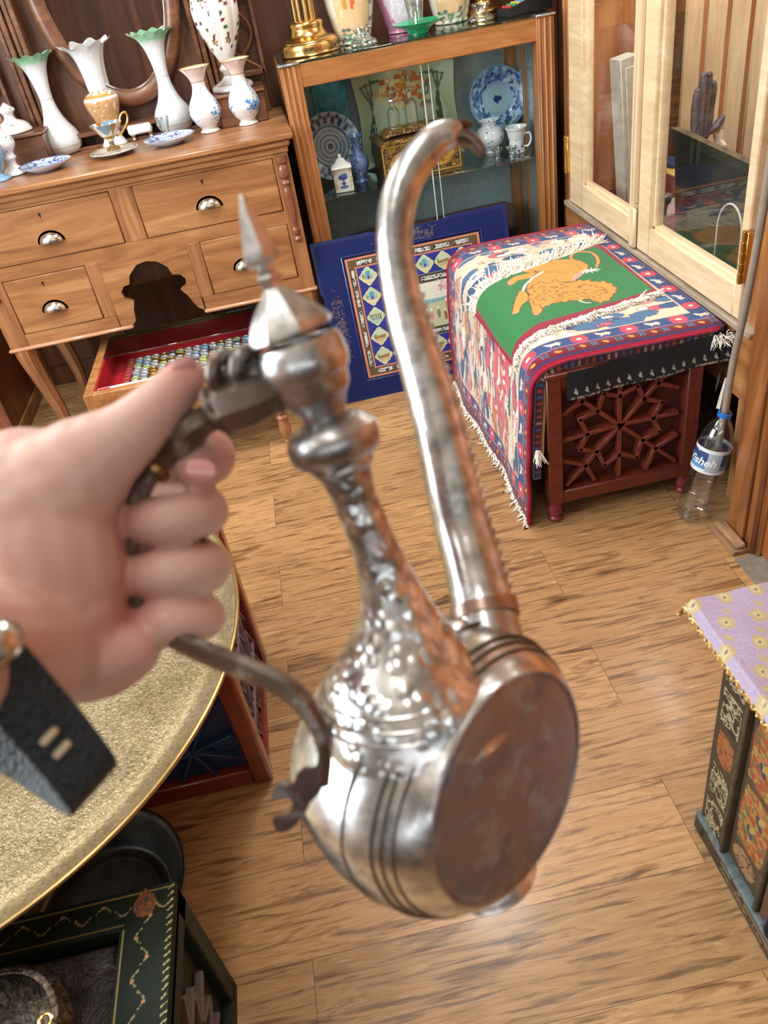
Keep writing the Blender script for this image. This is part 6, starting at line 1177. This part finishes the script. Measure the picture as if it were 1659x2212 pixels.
skin = np.ones((nv, 3))*npar(c(208, 174, 162)); red = npar(c(184, 108, 98))
for (x, y, D, r) in ((430, 975, .372, .020), (392, 828, .358, .014), (285, 1125, .368, .016), (285, 1243, .368, .016), (295, 1350, .368, .016), (260, 1390, .36, .02)):
    w_ = np.exp(-(np.linalg.norm(co-px(x, y, D), axis=1)/r)**2)[:, None]*.75; skin = skin*(1-w_)+red*w_
for a_ in list(me.color_attributes): me.color_attributes.remove(a_)
a = me.color_attributes.new('Col', 'FLOAT_COLOR', 'POINT'); a.data.foreach_set('color', np.c_[skin, np.ones(nv)].astype(np.float32).ravel())
me.polygons.foreach_set('use_smooth', [True]*len(me.polygons))
tag(ho, 'pale hand with thumb on top gripping the ewer handle from the left', 'person')
NAIL = plain('pink_nail', c(214, 150, 146), .25, coat=.5, var=.03)
def nail(x, y, D, ux, uy, w, l, name='nail'):
    ctr = px(x, y, D); e1 = cvec(ux); e1 /= np.linalg.norm(e1); e2 = cvec(uy); e2 -= e1*(e2@e1); e2 /= np.linalg.norm(e2); nn_ = np.cross(e1, e2)
    if nn_@(CAM-ctr) < 0: nn_ = -nn_
    u, v_ = np.meshgrid(np.linspace(-1, 1, 16), np.linspace(-1, 1, 16)); su = u*np.sqrt(1-v_**2/2); sv = v_*np.sqrt(1-u**2/2); Pn = ctr+su[..., None]*e1*l+sv[..., None]*e2*w+((1-sv**2)*.0016-(su**2)*.0005)[..., None]*nn_
    obj(name, MB().grid(Pn).grid(Pn-nn_*.0008), NAIL, ho, (0, 0, 0), fix=False, angle=180)
nail(434, 1014, .3525, (1, .12, .15), (-.1, 1, 0), .0048, .0066)
nail(398, 793, .3515, (1, -.75, .2), (.6, .6, .9), .0046, .0060)
# wrist band
T = thing('wrist_band', 'black textured wrist band with two cream loops around the wrist', 'watch', tuple(px(60, 1500, .28))); O = tuple(px(60, 1500, .28))
bd_c = [(-70, 1392, .268), (0, 1452, .274), (60, 1520, .279), (125, 1595, .284), (180, 1665, .288), (200, 1695, .292), (196, 1705, .300), (160, 1690, .318), (80, 1640, .335), (-20, 1580, .345)]
C3 = np.array([px(*p) for p in smooth_path(npar(bd_c), 10)]); wdir = cvec((.66, -.75, .12)); wdir /= np.linalg.norm(wdir); hw = 76*.28/FPX
mb = MB(); Tn = np.gradient(C3, axis=0); Tn /= np.linalg.norm(Tn, axis=1)[:, None]; Nn = np.cross(Tn, wdir); Nn /= np.linalg.norm(Nn, axis=1)[:, None]; V = []; F = []
prf = [(-1, .0), (-.97, .0009), (-.9, .0013), (.9, .0013), (.97, .0009), (1, .0), (.97, -.0009), (.9, -.0013), (-.9, -.0013), (-.97, -.0009)]; nP = len(prf)
for i in range(len(C3)):
    for a_, h_ in prf: V.append(C3[i]+wdir*hw*a_+Nn[i]*h_)
for i in range(len(C3)-1):
    for j in range(nP): k = (j+1) % nP; F.append((i*nP+j, i*nP+k, (i+1)*nP+k, (i+1)*nP+j))
F += [tuple(range(nP)), tuple((len(C3)-1)*nP+j for j in range(nP))]
m, nt, b = newmat('black_woven_rubber'); v = mapping(nt); ck = nd(nt, 'ShaderNodeTexVoronoi', i_Scale=420); nt.links.new(v, ck.inputs[0]); b.inputs['Base Color'].default_value = c4(c(24, 32, 36)); b.inputs['Roughness'].default_value = .6; bump(nt, b, ck.outputs[0], .6, .002)
obj('strap', mb.add(V, F), m, T, O)
for (x, y) in ((107, 1590), (135, 1618)):
    ctr = px(x, y, .2795+.0035*(y-1590)/28); e1 = wdir; e2 = cvec((.66, .75, 0)); Mx = FR(ctr, e1, e2); obj('loop_mark', MB().box((-.0036, -.0013, -.0013), (.0036, .0013, .0013), .0004, M=Mx), plain('cream_mark', c(206, 190, 156), .5), T, O)
obj('watch_case', MB().sphere(px(-18, 1392, .262), .0105, 24, sc=(1, 1, .7)), STEEL, T, O)
